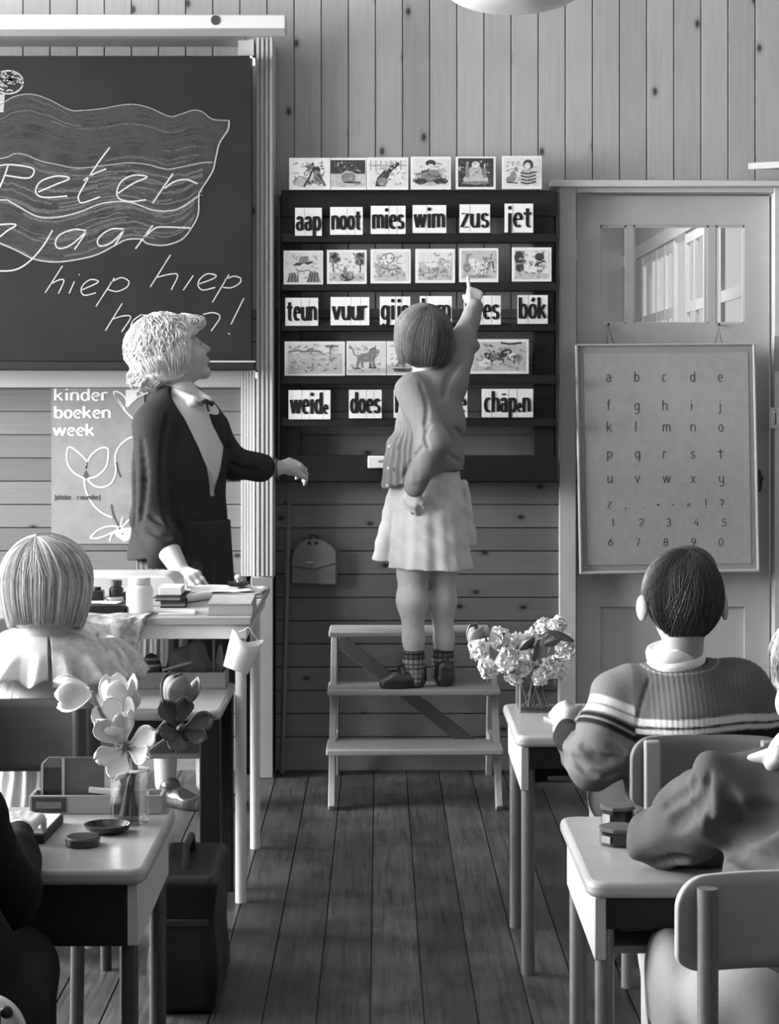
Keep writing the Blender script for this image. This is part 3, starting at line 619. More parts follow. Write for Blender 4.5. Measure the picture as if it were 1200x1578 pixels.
part_px('side_edge', [(428, 300, 432.5, 742)], flat('edge_grey', .09), rb, RY+.03, .06)
paper = flat('card_paper', .72, .8, .15, .06, 40); paper_pic = flat('card_stock', .66, .8, .15, .08, 25)
ink = flat('printers_ink', .012, .6, .2, .2, 60); seam_m = flat('card_seam', .33, .8, .1, .2, 60)
INK = [flat('ink_dark', .05, .8, .1, .3, 60), flat('ink_mid', .2, .8, .1, .3, 60), flat('ink_light', .42, .8, .1, .2, 60), flat('ink_pale', .58, .8, .1, .1, 60)]
CD = RY-.006         # cards stand just behind the lip... in front of the slats
def card_base(name, x0, y0, x1, y1, label, cat, group, mat, d=CD, tilt=.006):
    t = thing(name, label, cat, P((x0+x1)/2, y1, d), group)
    a, b = P(x0, y1, d), P(x1, y0, d); c = MB()
    c.prism([(a[0], d, a[2]), (b[0], d, a[2]), (b[0], d, b[2]), (a[0], d, b[2])], (0, .004, 0)); c.build('card', mat, t, smooth=False)
    return t, a, b
GS = dict(G)
GS['ó'] = (.56, [oval(), [(.24, 1.22), (.38, 1.5)]]); GS['ā'] = (.6, G['a'][1]+[[(.08, 1.3), (.45, 1.3)]])
def word_card(word, x0, y0, x1, y1, label, small=()):
    t, a, b = card_base('word_card', x0, y0, x1, y1, label, 'word card', 'printed word cards on the reading board', paper, RY-.02)
    H = b[2]-a[2]; Wd = b[0]-a[0]; xh = H*.47; zb = a[2]+H*.2; c = MB()
    tw = sum(GS[k][0]*(.62 if i in small else 1)+.17 for i, k in enumerate(word))-.17; ws = Wd*.87/(tw*xh); x = a[0]+Wd*.065; y = RY-.0215
    for i, k in enumerate(word):
        s = .62 if i in small else 1
        for j, p in enumerate(GS[k][1]):
            c.stroke([(x+u*xh*ws*s, zb+v*xh*s) for u, v in p], y-.00005*j, .0118*s, .0055)
        # foot and head serifs on upright stems
            if len(p) == 2 and p[0][0] == p[1][0]:
                for q in p:
                    if -.6 < q[1] < 1.6: c.stroke([(x+(q[0]-.1)*xh*ws*s, zb+q[1]*xh*s), (x+(q[0]+.1)*xh*ws*s, zb+q[1]*xh*s)], y-.0002, .004, .004)
        if i < len(word)-1:
            xs = x+(GS[k][0]*s+.085)*xh*ws
            if (i+len(word)) % 3 != 1: c.mi = 1; c.stroke([(xs, a[2]+.002), (xs+.0006, b[2]-.001)], RY-.0203, .0016); c.mi = 0
        x += (GS[k][0]*s+.17)*xh*ws
    c.build('lettering', [ink, seam_m], t, smooth=False)
    for q in [1] if len(word) < 4 else [2]:
        pass
    return t
def c2(x, y): return (420+x/2.6667, 220+y/2.6667)
def c3(x, y): return (420+x/2.6667, 480+y/2.6667)
for (wd, f, x0, y0, x1, y1, lab, sm) in (
    ('aap', c2, 92, 267, 202, 382, 'white card printed aap, first in the top word row', ()), ('noot', c2, 236, 264, 370, 378, 'white card printed noot, in the top word row', ()),
    ('mies', c2, 403, 259, 546, 375, 'white card printed mies, in the top word row', ()), ('wim', c2, 575, 256, 713, 371, 'white card printed wim, in the top word row', ()),
    ('zus', c2, 768, 253, 893, 370, 'white card printed zus, in the top word row', ()), ('jet', c2, 953, 250, 1070, 369, 'white card printed jet, last in the top word row', ()),
    ('teun', c2, 52, 637, 187, 752, 'white card printed teun, first in the middle word row', ()), ('vuur', c2, 238, 634, 397, 750, 'white card printed vuur, in the middle word row', ()),
    ('gijs', c2, 440, 632, 565, 748, 'white card printed gijs, above the reading girl\'s dark head', ()), ('lam', c2, 604, 630, 736, 748, 'white card printed lam, half hidden behind the girl\'s hair', ()),
    ('kees', c2, 785, 628, 937, 747, 'white card ending in ees, behind the girl\'s raised arm', ()), ('bók', c2, 1006, 626, 1130, 744, 'white card printed bok, last in the middle word row', ()),
    ('weide', c3, 65, 323, 237, 443, 'white card printed weide with a small e, lowest row', (4,)), ('does', c3, 313, 322, 448, 439, 'white card printed does, in the lowest word row', ()),
    ('hok', c3, 497, 322, 640, 437, 'word card mostly hidden behind the grey cardigan, beside does', ()), ('de', c3, 700, 320, 800, 436, 'word card showing only a white sliver past the girl\'s back', ()),
    ('chāpen', c3, 859, 318, 1070, 435, 'white card printed chapen with a small e, lowest row', (4,))):
    a, b = f(x0, y0), f(x1, y1)
    GSk = {'ó': GS['ó'], 'ā': GS['ā']}
    word_card(wd, a[0], a[1], b[0], b[1], lab, sm)

def scr(n, x0, y0, x1, y1, seed, tone=0, w=.02):
    r = np.random.default_rng(seed); out = []
    for i in range(n):
        x, y = r.uniform(x0, x1), r.uniform(y0, y1); out.append(('s', [(x, y), (x+r.uniform(-.05, .05), y+r.uniform(.02, .09)), (x+r.uniform(-.09, .09), y+r.uniform(-.03, .05))], tone, w))
    return out
def el(cx, cy, rx, ry, t, rot=0): 
    ca, sa = math.cos(rot), math.sin(rot)
    return ('f', [(cx+rx*math.cos(a)*ca-ry*math.sin(a)*sa, cy+rx*math.cos(a)*sa+ry*math.sin(a)*ca) for a in np.linspace(0, 6.283, 20, endpoint=False)], t)
def ln_(t, w, *p): return ('s', list(p), t, w)
frm = ('f', [(.06, .07), (.94, .07), (.94, .93), (.06, .93)], 3)
PIC = {
 'climbers': [el(.3, .25, .2, .16, 2), ln_(1, .02, (.12, .25), (.25, .42), (.45, .3), (.5, .12)), el(.52, .72, .08, .1, 1), el(.66, .62, .1, .12, 0), el(.7, .42, .1, .2, 1, .3), ln_(0, .04, (.55, .6), (.5, .4), (.4, .2), (.36, .08)), ln_(0, .04, (.7, .5), (.8, .3), (.88, .12)), ln_(0, .03, (.6, .4), (.55, .2))]+scr(16, .35, .15, .85, .8, 1),
 'nut': [('f', [(0.0, .5), (.97, .5), (.97, .93), (0.0, .93)], 0), ('f', [(0.0, .08), (.97, .08), (.97, .5), (0.0, .5)], 2), el(.5, .4, .22, .19, 2), el(.5, .36, .2, .14, 1), ln_(0, .02, (.3, .42), (.42, .5), (.6, .5), (.7, .4)), el(.6, .23, .26, .03, 0)],
 'cat': [('f', [(.05, .08), (.95, .08), (.95, .92), (.05, .92)], 3)]+[ln_(1, .02, (.1+.12*i, .6), (.1+.12*i, .9)) for i in range(7)]+[ln_(1, .02, (.05, .75), (.95, .75)), ('f', [(.2, .1), (.45, .1), (.5, .35), (.62, .6), (.8, .78), (.76, .86), (.6, .76), (.42, .6), (.25, .36)], 0), el(.38, .25, .12, .14, 1)],
 'reader': [frm, el(.5, .35, .4, .24, 2), el(.5, .8, .13, .1, 0), el(.5, .68, .09, .1, 3), ('f', [(.32, .6), (.68, .6), (.8, .25), (.2, .25)], 1), el(.25, .25, .16, .09, 0), el(.75, .25, .18, .09, 0)]+scr(18, .12, .12, .88, .55, 2, 0),
 'lamps': [('f', [(.06, .07), (.94, .07), (.94, .95), (.06, .95)], 0), el(.5, .3, .32, .16, 2), el(.5, .52, .17, .22, 2), el(.5, .76, .1, .09, 3), ('f', [(.24, .35), (.34, .35), (.34, .7), (.24, .7)], 1), ('f', [(.68, .35), (.77, .35), (.77, .65), (.68, .65)], 1), el(.5, .2, .36, .05, 1), ln_(3, .03, (.28, .7), (.29, .82)), ln_(3, .03, (.72, .66), (.73, .78))],
 'stripes': [('f', [(.05, .07), (.95, .07), (.95, .93), (.05, .93)], 3), el(.66, .74, .13, .15, 0), el(.64, .7, .08, .1, 3), ('f', [(.5, .6), (.82, .58), (.88, .18), (.5, .1), (.42, .28)], 2)]+[ln_(0, .035, (.48, .5-.1*i), (.65, .46-.1*i), (.86, .52-.1*i)) for i in range(4)]+[el(.28, .38, .08, .16, 1), el(.2, .28, .1, .1, 1), el(.35, .6, .05, .07, 1), ln_(0, .03, (.12, .2), (.4, .18))],
 'hat': [('f', [(.04, .05), (.96, .05), (.96, .95), (.04, .95)], 3), el(.5, .62, .24, .06, 0, .15), ('f', [(.36, .62), (.66, .66), (.62, .84), (.42, .82)], 1), el(.52, .5, .1, .12, 3), ('f', [(.08, .06), (.38, .06), (.3, .36), (.16, .34)], 1), ('f', [(.58, .06), (.94, .06), (.86, .38), (.66, .36)], 1)]+[ln_(0, .025, (.12+.08*i, .08), (.16+.07*i, .3)) for i in range(4)]+[ln_(0, .025, (.62+.08*i, .08), (.68+.06*i, .34)) for i in range(4)]+[ln_(0, .02, (.3, .45), (.45, .38), (.6, .42), (.72, .36))],
 'woods': [frm, ('f', [(.06, .62), (.3, .62), (.3, .9), (.06, .93)], 1), ('f', [(.7, .58), (.94, .58), (.94, .93), (.74, .9)], 1), ('f', [(.06, .07), (.94, .07), (.94, .3), (.06, .34)], 2), ln_(0, .03, (.16, .62), (.16, .36)), ln_(0, .03, (.84, .6), (.84, .36)), el(.5, .2, .18, .12, 0), el(.46, .36, .05, .16, 1), el(.58, .26, .08, .12, 1)]+scr(20, .08, .6, .3, .88, 4, 0)+scr(16, .7, .55, .92, .85, 5, 0),
 'hands': [('f', [(.06, .07), (.94, .07), (.94, .93), (.06, .93)], 3), ('f', [(.12, .07), (.25, .5), (.42, .56), (.6, .54), (.78, .46), (.92, .07)], 2), el(.47, .72, .1, .13, 3), ln_(0, .022, (.38, .7), (.4, .84), (.5, .88), (.58, .8), (.56, .66), (.47, .58), (.4, .66)), el(.2, .74, .07, .1, 2), ln_(0, .02, (.2, .64), (.3, .5)), ln_(0, .02, (.25, .46), (.5, .4), (.75, .45))]+scr(16, .15, .1, .85, .5, 6, 1),
 'flock': [('f', [(.08, .08), (.92, .08), (.92, .8), (.08, .8)], 2), ('f', [(.08, .62), (.92, .62), (.92, .9), (.08, .9)], 3), el(.44, .55, .16, .1, 3), el(.3, .6, .07, .06, 3), ln_(1, .03, (.34, .48), (.34, .36)), ln_(1, .03, (.54, .48), (.54, .36)), el(.8, .52, .1, .06, 3)]+scr(20, .1, .1, .85, .42, 7, 1, .014),
 'pony': [('f', [(.06, .1), (.94, .1), (.94, .93), (.06, .93)], 2), el(.52, .52, .22, .13, 3, .05), el(.32, .64, .09, .07, 3, .5), ('f', [(.34, .6), (.44, .64), (.46, .5), (.38, .46)], 3)]+[ln_(3, .045, (x, .46), (x-.02, .22)) for x in (.38, .46, .6, .68)]+[ln_(0, .03, (.74, .55), (.84, .6), (.88, .4)), el(.2, .42, .1, .14, 1), el(.5, .17, .3, .04, 1)]+scr(10, .55, .25, .9, .6, 8, 1),
 'goat': [frm, ('f', [(.08, .3), (.3, .3), (.32, .9), (.08, .9)], 1), el(.18, .7, .12, .18, 0), el(.2, .4, .1, .12, 0), el(.52, .48, .16, .1, 3, .6), el(.7, .72, .12, .12, 0, .4), ln_(0, .035, (.62, .66), (.8, .86)), ln_(0, .04, (.6, .5), (.82, .6)), ('f', [(.06, .07), (.94, .07), (.94, .24), (.06, .28)], 2)]+scr(16, .3, .25, .85, .6, 9, 0),
 'meadow': [('f', [(.05, .06), (.95, .06), (.95, .66), (.05, .66)], 2), ('f', [(.05, .66), (.95, .66), (.95, .93), (.05, .93)], 3), ln_(1, .035, (.06, .68), (.2, .74), (.3, .7), (.5, .72), (.62, .68)), ln_(1, .03, (.76, .9), (.76, .46), (.8, .42)), el(.78, .86, .12, .04, 1), el(.77, .5, .03, .1, 1), ln_(0, .02, (.82, .2), (.9, .22))]+scr(26, .08, .1, .9, .6, 10, 3, .01),
 'dog': [('f', [(.04, .05), (1, .05), (1, .95), (.04, .95)], 3), ('f', [(.04, .05), (1, .05), (1, .22), (.04, .16)], 2), el(.48, .52, .22, .13, 1, .1), el(.68, .66, .12, .14, 1), el(.76, .68, .07, .06, 1)]+[ln_(1, .07, (x, .5), (x+dx, .22)) for x, dx in ((.32, -.05), (.38, .03), (.6, .0), (.66, .05))]+[ln_(1, .035, (.3, .58), (.2, .6), (.16, .76), (.1, .82)), el(.1, .82, .035, .06, 1, .4), ln_(0, .03, (.2, .2), (.36, .2)), ln_(0, .03, (.56, .22), (.76, .22)), ln_(0, .025, (.6, .72), (.66, .8), (.74, .78))],
 'boat': [('f', [(0, .05), (.96, .05), (.96, .3), (0, .3)], 2), ('f', [(.14, .2), (.62, .2), (.56, .1), (.2, .1)], 0), ('f', [(.18, .25), (.38, .25), (.38, .58)], 1), ('f', [(.4, .25), (.58, .25), (.4, .62)], 1), ln_(0, .02, (.39, .2), (.39, .66))],
 'hens': [('f', [(.06, .08), (.94, .08), (.94, .92), (.06, .92)], 2), el(.3, .32, .14, .12, 3, .35), el(.34, .5, .06, .12, 0, .5), el(.46, .5, .1, .09, 1), el(.62, .6, .09, .13, 0, -.5), el(.75, .5, .12, .1, 3, .2), el(.82, .46, .08, .12, 1), ln_(0, .03, (.54, .9), (.7, .86), (.88, .9)), ln_(0, .03, (.68, .8), (.68, .6)), ln_(0, .02, (.58, .4), (.58, .3)), ln_(0, .02, (.76, .38), (.76, .28))]+scr(16, .35, .3, .85, .6, 11, 0, .014),
}
def picture_card(pic, x0, y0, x1, y1, label, name='picture_card'):
    t, a, b = card_base(name, x0, y0, x1, y1, label, 'picture card', 'picture cards on the reading board', paper_pic, RY-.016)
    c = MB(); Wd, H = b[0]-a[0], b[2]-a[2]; y = RY-.0165
    sd = sum(map(ord, label)); extra = [q for q in scr(26, .1, .1, .88, .84, sd, 1, .011)]+[q for q in scr(12, .1, .1, .88, .84, sd+1, 2, .02)]
    for i, s in enumerate(PIC[pic]+extra):
        c.mi = s[2]; yy = y-.00002*(i+1); pts = [(a[0]+p[0]*Wd, a[2]+p[1]*H) for p in s[1]]
        if s[0] == 'f': c.ngon([(p[0], yy, p[1]) for p in pts])
        else: c.stroke(pts, yy, s[3]*Wd, smooth=3 if len(pts) > 2 else 0)
    c.build('printed_picture', INK, t, smooth=False, recalc=False); return t
for (pc, f, x0, y0, x1, y1, lab) in (
    ('climbers', c2, 68, 62, 236, 193, 'picture card of two tumbling figures, first on top of the board'), ('nut', c2, 238.5, 62, 384, 193, 'picture card of a single nut before a dark ground'),
    ('cat', c2, 386.5, 60, 557, 193, 'picture card of a dark cat stretching up a fence'), ('reader', c2, 567, 57, 732, 192, 'picture card of a dark-haired seated figure, fourth on the top edge'),
    ('lamps', c2, 752, 57, 916, 191, 'dark picture card of a pale figure between two posts'), ('stripes', c2, 942, 54, 1105, 190, 'picture card of a figure in a striped top, nearest the door'),
    ('hat', c2, 45, 443, 207, 582, 'picture card of a child in a wide hat'), ('woods', c2, 223, 440, 386, 580, 'picture card of a clearing between dark trees'),
    ('hands', c2, 402, 437, 567, 578, 'picture card of a child in a loose pale smock'), ('flock', c2, 586, 436, 749, 576, 'pale picture card of a sheep in a meadow'),
    ('pony', c2, 766, 433, 927, 573, 'picture card of a white horse, the one the girl points at'), ('goat', c2, 983, 430, 1145, 570, 'picture card of a leaping goat beside dark bushes'),
    ('meadow', c3, 49, 123, 297, 264, 'wide picture card of an open field and one thin tree'), ('dog', c3, 303, 122, 466, 262, 'picture card of a standing dog with raised tail'),
    ('boat', c3, 468.5, 122, 640, 262, 'picture card of a small sailing boat, partly behind the girl'), ('meadow', c3, 650, 118, 798, 257, 'picture card nearly hidden behind the girl, beside the hens'), ('hens', c3, 803, 114, 1052, 256, 'wide picture card of a group of hens')):
    a, b = f(x0, y0), f(x1, y1); picture_card(pc, a[0], a[1], b[0], b[1], lab)
# white box on the bottom rail
wb = MB(); pxbox(wb, 566.5, 702.5, 606, 721.5, RY-.02, .028); o = wb.build('chalk_box', flat('white_card_box', .68, .7, .2, .05, 40), None, bevel=.004, origin=P(586, 721, RY)); tag(o, 'small white box at the bottom rail, beside the cardigan buttons', 'box')
c = MB(); q = P(583, 713, RY-.0206); write(c, 'ooms', q[0], q[2], RY-.0207, .008, 1, .0015, .0008); c.build('lettering', flat('grey_ink', .09), o, smooth=False)

# ---------------------------------------------------------------- alphabet chart on the door
CH = 6.56
ac = thing('alphabet_chart', 'grey framed alphabet chart hung by strings on the door', 'chart', P(1028, 885, CH))
c = MB(); fr = [P(*p, CH) for p in ((888, 532), (1161, 530), (1168, 880), (895, 884))]
fr2 = [P(*p, CH) for p in ((899, 545), (1152, 543), (1157, 868), (904, 871))]
c.prism(fr, (0, .035, 0)); c.build('backing', wood('chart_frame_wood', .3, .12, 0, 30, .6, .2, .1), ac, bevel=.006)
c = MB(); c.prism([p-(0, .002, 0) for p in fr2], (0, .004, 0)); c.build('sheet', flat('chart_sheet', .36, .75, .2, .07, 30), ac, smooth=False)
c = MB()
c.tube([fr[0]+(.0, -.003, 0), fr[3]+(0, -.003, 0)], .006, 8); c.tube([fr[3]+(.0, -.003, .002), fr[2]+(0, -.003, .002)], .006, 8); c.tube([fr[1]+(.0, -.003, 0), fr[2]+(0, -.003, 0)], .005, 8); c.tube([fr[0]+(.0, -.003, 0), fr[1]+(0, -.003, 0)], .004, 8)
c.build('edge_rounding', wood('chart_edge_wood', .42, .12, 0, 30, .5, .3, .1), ac)
for px, a, b in ((937, 934, 947), (1107, 1101, 1113)):
    c = MB(); k = P(px, 503, YW+.005); c.tube([P(a, 535, CH+.016), k, P(b, 535, CH+.016)], .0016, 6); c.build('string', flat('dark_string', .04, .8, .2, .2, 80), ac)
    c = MB(); c.tube([k+(0, .02, .006), k+(0, -.012, .004), k+(0, -.012, .012)], .003, 6); c.build('hook', flat('dark_iron', .03), ac)
def letter(ch_, px, y, xh, ws, w_, nb):
    c = MB(); q = P(px, y, CH-.0026); write(c, ch_, q[0], q[2], CH-.0026, xh, ws, w_, nb); c.build('letter', flat('chart_ink', .06, .8, .1, .2, 80), ac, smooth=False)
rows = ['abcde', 'fghij', 'klmno', 'pqrst', 'uvwxy']; py = [588, 632, 665, 706, 744]
for r, y in zip(rows, py):
    for i, ch_ in enumerate(r):
        letter(ch_, 934+43*i+.009*(y-580), y, 10.5*CH/FPX, 1.25, .0032, .0026)
for t, y, xs in (('12345', 811, 942), ('67890', 841, 937)):
    for i, ch_ in enumerate(t): letter(ch_, xs+42.5*i, y, 10.5*CH/FPX, 1.25, .003, .0026)
for ch_, px in (('z', 936), (',', 963), ('.', 990), ('+', 1011), ('-', 1034), ('=', 1058), ('!', 1086), ('?', 1109)):
    letter(ch_, px, 783, 10*CH/FPX, 1.2, .0035, .003)
# slip of paper at the door frame
o = MB(); pxbox(o, 1187, 628, 1236, 660, YW-.036, .002); n_ = o.build('paper_note', flat('note_paper', .62, .8, .1, .05, 30), None, smooth=False, origin=P(1205, 660, YW-.036)); tag(n_, 'white slip of paper lettered j on the right door jamb', 'note')
c = MB(); q = P(1192, 648, YW-.037); write(c, 'j', q[0], q[2], YW-.0368, .026, 1.2, .004, .003); c.build('lettering', ink, n_, smooth=False)
o = MB(); pxbox(o, 1193, 518, 1232, 571, YW-.036, .004); n_ = o.build('wall_card', flat('grey_card', .3, .8, .1, .05, 30), None, smooth=False, origin=P(1210, 571, YW-.036)); tag(n_, 'plain grey card on the right door jamb, above the white slip', 'card')
# shelf board running to the right above the door
o = MB(); o.prism([(1.29, 6.60, 2.112), (2.3, 6.15, 2.112), (2.3, 6.6, 2.112)], (0, 0, .024)); n_ = o.build('wall_shelf', M_paint, None, bevel=.003, origin=(1.9, 6.6, 2.11)); tag(n_, 'pale shelf board jutting out above the door at the wall', 'shelf')

# ---------------------------------------------------------------- stick and satchel on the wainscot
o = MB(); a = P(434, 1178, 6.56); a[2] = .004; b = P(446, 745, 6.62); o.tube([a, b], .0095, 10); n_ = o.build('wooden_pole', wood('pole_wood', .13, .2, 2, 50), None, origin=a); tag(n_, 'thin dark wooden pole leaning on the boards beside the grey satchel', 'pole')
sa = thing('satchel', 'grey round-topped satchel hung flat on the wainscot boards', 'satchel', P(484, 903, 6.6))
out = [(448, 900), (449, 858), (454, 845), (462, 836), (474, 831), (486, 830), (499, 833), (511, 840), (519, 849), (519, 902), (480, 901)]
c = MB(); c.prism([P(*p, 6.60) for p in out], (0, .045, 0)); c.build('body', flat('satchel_leather', .15, .6, .3, .12, 40), sa, bevel=.006)
c = MB(); c.prism([P(*p, 6.594) for p in [(449, 872), (450, 858), (455, 845.5), (463, 837), (474, 832), (486, 831), (498, 834), (510, 841), (518, 850), (518, 868), (482, 878)]], (0, .008, 0)); c.build('flap', flat('satchel_leather', .15), sa, bevel=.003)
c = MB(); pxbox(c, 471, 865.5, 482, 867.5, 6.590, .006); c.build('clasp', flat('worn_steel', .5), sa, smooth=False)
c = MB(); c.tube([P(476, 838, 6.59), P(479, 824, 6.62), P(489, 826, 6.62), P(487, 838, 6.59)], .005, 8); c.build('carrying_strap', flat('dark_leather', .03, .6, .3, .2, 30), sa)

# lamp bowl under the ceiling
lm = thing('pendant_lamp', 'white opal glass bowl lamp hanging from the ceiling', 'lamp', P(792, 15, 5.2))
c = MB(); q = P(792, 15.5, 5.2); prof = [(max(1e-7, .2*math.sin(a)**.8), .075*(1-math.cos(a))) for a in np.linspace(0, math.pi*.92, 22)]; c.lathe(q, prof, 40); c.build('shade', flat('opal_glass', .85, .25, .5, .02, 10), lm)
c = MB(); c.tube([q+(0, 0, .14), (q[0], q[1], ZC)], .008, 10); c.lathe((q[0], q[1], ZC-.05), [(.05, .0), (.05, .05)], 20); c.build('rod', flat('lamp_brass', .2, .3, .5, .1, 20, 0, 1), lm)
# ================================================================ FURNITURE
M_top = wood('desk_top_varnish', .40, .1, 0, 60, .22, .5, .12, .05)
M_topd = wood('desk_top_mid', .36, .1, 0, 60, .25, .5, .12, .05)
M_panel = flat('desk_panel_paint', .5, .45, .3, .05, 20)
M_dkwood = wood('dark_stained_wood', .013, .3, 0, 40, .5, .3, .2)
M_tube = flat('grey_enamel_tube', .16, .3, .5, .08, 30)
M_tubed = flat('dark_enamel_tube', .05, .35, .5, .08, 30)
M_chair = wood('chair_ply', .34, .1, 0, 40, .45, .3, .15, .1)
M_chaird = wood('chair_ply_dark', .085, .12, 0, 60, .55, .25, .15, .1)
M_chairm = wood('chair_ply_mid', .2, .12, 0, 60, .5, .25, .15, .1)
M_seat = wood('seat_ply', .07, .2, 1, 50, .5, .3, .2)
M_tablewood = wood('table_wood', .34, .15, 0, 40, .5, .25, .15)
M_tablepaint = flat('table_white_paint', .62, .4, .35, .05, 14)
M_step = wood('step_wood', .34, .22, 0, 45, .6, .2, .2)
M_stepd = wood('step_wood_upright', .32, .22, 2, 45, .6, .2, .2)

def rounded(x0, x1, y0, y1, r, n=5):
    out = []
    for cx, cy, a in ((x1-r, y1-r, 0), (x0+r, y1-r, 90), (x0+r, y0+r, 180), (x1-r, y0+r, 270)):
        out += [(cx+r*math.cos(math.radians(a+90*i/n)), cy+r*math.sin(math.radians(a+90*i/n))) for i in range(n+1)]
    return out
def desk(X0, X1, Y0, Y1, h, label, top=None, apron=.05, legm=None, square=0, side=-1, panel=True, apr_mat=None, leg_in=.03):
    t = thing('school_desk', label, 'desk', ((X0+X1)/2, (Y0+Y1)/2, 0), 'pupils\' desks')
    c = MB(); c.prism([(x, y, h-.026) for x, y in rounded(X0, X1, Y0, Y1, .03)], (0, 0, .026)); c.build('top', top or M_top, t, bevel=.009, seg=3)
    c = MB(); c.box(X0+.03, X1-.03, Y0+.012, Y0+.03, h-.026-apron, h-.0262); c.build('apron', apr_mat or M_dkwood, t, bevel=.002)
    c = MB(); c.box(X0+.03, X1-.03, Y1-.03, Y1-.015, h-.12, h-.0262); c.build('back_panel', apr_mat or M_dkwood, t, bevel=.002)
    if panel:
        for x in (X0+.012, X1-.03):
            c = MB(); c.prism([(x, Y0+.012, h-.0262), (x, Y0+.012, h-.125), (x, Y1-.03, h-.118), (x, Y1-.03, h-.0262)], (.018, 0, 0)); c.build('side_panel', M_panel, t, bevel=.002)
    c = MB(); c.box(X0+.035, X1-.035, Y0+.06, Y1-.03, h-.128, h-.115); c.build('shelf', wood('shelf_wood', .3, .15, 0), t, bevel=.002)
    for x in (X0+leg_in, X1-leg_in):
        for y in (Y0+.035, Y1-.05):
            c = MB()
            if square: c.box(x-square/2, x+square/2, y-square/2, y+square/2, 0, h-.0262)
            else: c.tube([(x, y, 0), (x, y, h-.0262)], .0155, 16)
            c.build('leg', legm or M_tube, t, bevel=.004 if square else 0)
    return t
H = .545
desk(.306, .93, 4.23, 4.70, H, 'pale topped desk bearing the white bouquet, beside the striped sweater', M_top)
desk(.325, .95, 2.94, 3.42, H, 'pale desk with three glass paint jars, under a dark woollen sleeve', M_top)
desk(-1.01, -.387, 4.58, 5.06, H, 'dark legged desk of the blond girl, wooden tray on it', M_topd, legm=wood('desk_leg_dark', .012, .2, 2), square=.05, panel=False, apr_mat=wood('desk_leg_dark', .012), leg_in=.028)
desk(-1.0, -.377, 3.02, 3.50, H, 'pale desk with tulip vase and round dark dishes', M_topd, apron=.1, legm=M_tubed)

def chair(Xc, Yb, wd, zt, zb, zs, label, back, post, seat=None, depth=.34, posts=True, group='pupils\' chairs', post_r=.0145, lean=.03):
    """Yb: the back of the panel (camera side); the seat runs away from the camera"""
    t = thing('school_chair', label, 'chair', (Xc, Yb+.15, 0), group)
    n = 45; Gf = []; R_ = .042
    xs = wd/2*np.sin(np.linspace(-math.pi/2, math.pi/2, n))
    for v in np.linspace(0, 1, 9):
        row = []
        for x in xs:
            e = max(0, abs(x)-(wd/2-R_))/R_; cut = R_*(1-math.sqrt(max(0, 1-e*e)))
            z0_, z1_ = zb+cut*.6, zt-cut-.003*(x/wd*2)**2; z = lerp(z0_, z1_, v)
            row.append((Xc+x, Yb+.035*(1-(x/(wd/2))**2)-.02*(z-zb), z))
        Gf.append(row)
    c = MB(); c.grid(Gf); c.build('backrest', back, t, solid=.012, bevel=0)
    c = MB(); s0 = Yb+.05; c.prism([(x, y, zs-.012) for x, y in rounded(Xc-wd/2+.01, Xc+wd/2-.01, s0, s0+depth, .04)], (0, 0, .014)); c.build('seat', seat or M_seat, t, bevel=.004)
    for sx in (-1, 1):
        x = Xc+sx*(wd/2-.04)
        if posts:
            c = MB(); c.tube([(x, Yb-.05, 0), (x, Yb-.02, zs), (x, Yb-.016, zt-.012)], post_r, 14); c.build('back_post', post, t)
        else:
            c = MB(); c.bar((x, Yb-.03, 0), (x, Yb-.016, zt-.004), .032, .026, (0, 1, 0)); c.build('back_post', post, t, bevel=.004)
        c = MB(); c.tube([(x, s0+depth-.02, 0), (x, s0+depth-.04, zs-.014)], .013, 12); c.build('leg', post, t)
        c = MB(); c.tube([(x, Yb-.02, zs-.025), (x, s0+depth-.04, zs-.025)], .009, 10); c.build('side_rail', post, t)
    return t
chair(.665, 3.80, .315, .620, .475, .32, 'wooden chair under the boy in the striped sweater', M_chairm, wood('chair_post_grain', .3, .2, 2, 60), posts=False)
chair(.575, 2.60, .33, .641, .507, .33, 'worn pale chair with round post behind the woollen sweater pupil', M_chair, M_tube)
chair(-.745, 3.93, .32, .672, .520, .33, 'dark backed chair of the blond girl with ruffles', M_chaird, M_tubed)
pc_ = chair(-.60, 2.28, .34, .575, .44, .33, 'chair with pale back beneath the black sleeved pupil', wood('chair_ply_pale', .55, .1, 0), M_tubed)
c = MB(); c.ell(P(10, 1560, 2.276), (.008, .004, .008), None, 8); c.build('rivet', flat('dark_iron', .03), pc_)
# teacher's table
tt = thing('teachers_table', 'white legged long table crowded with books and jars', 'table', (-1.04, 5.24, 0))
TZ, TX0, TX1, TY0, TY1 = .743, -1.75, -.33, 4.83, 5.65
c = MB(); c.box(TX0, TX1, TY0, TY1, TZ-.02, TZ); c.build('top', M_tablewood, tt, bevel=.003)
c = MB(); c.box(TX0+.02, TX1-.012, TY0+.012, TY0+.03, TZ-.056, TZ-.0202); c.build('apron', M_tablepaint, tt, bevel=.002)
c = MB(); c.box(TX1-.03, TX1-.012, TY0+.03, TY1-.03, TZ-.056, TZ-.0202); c.build('side_apron', M_tablepaint, tt, bevel=.002)
for x, y in ((-.36, 4.88), (-.362, 5.47), (-1.70, 4.88), (-1.70, 5.47)):
    c = MB(); c.tube([(x, y, 0), (x, y, TZ-.0203)], .0145, 16); c.build('leg', M_tablepaint, tt)
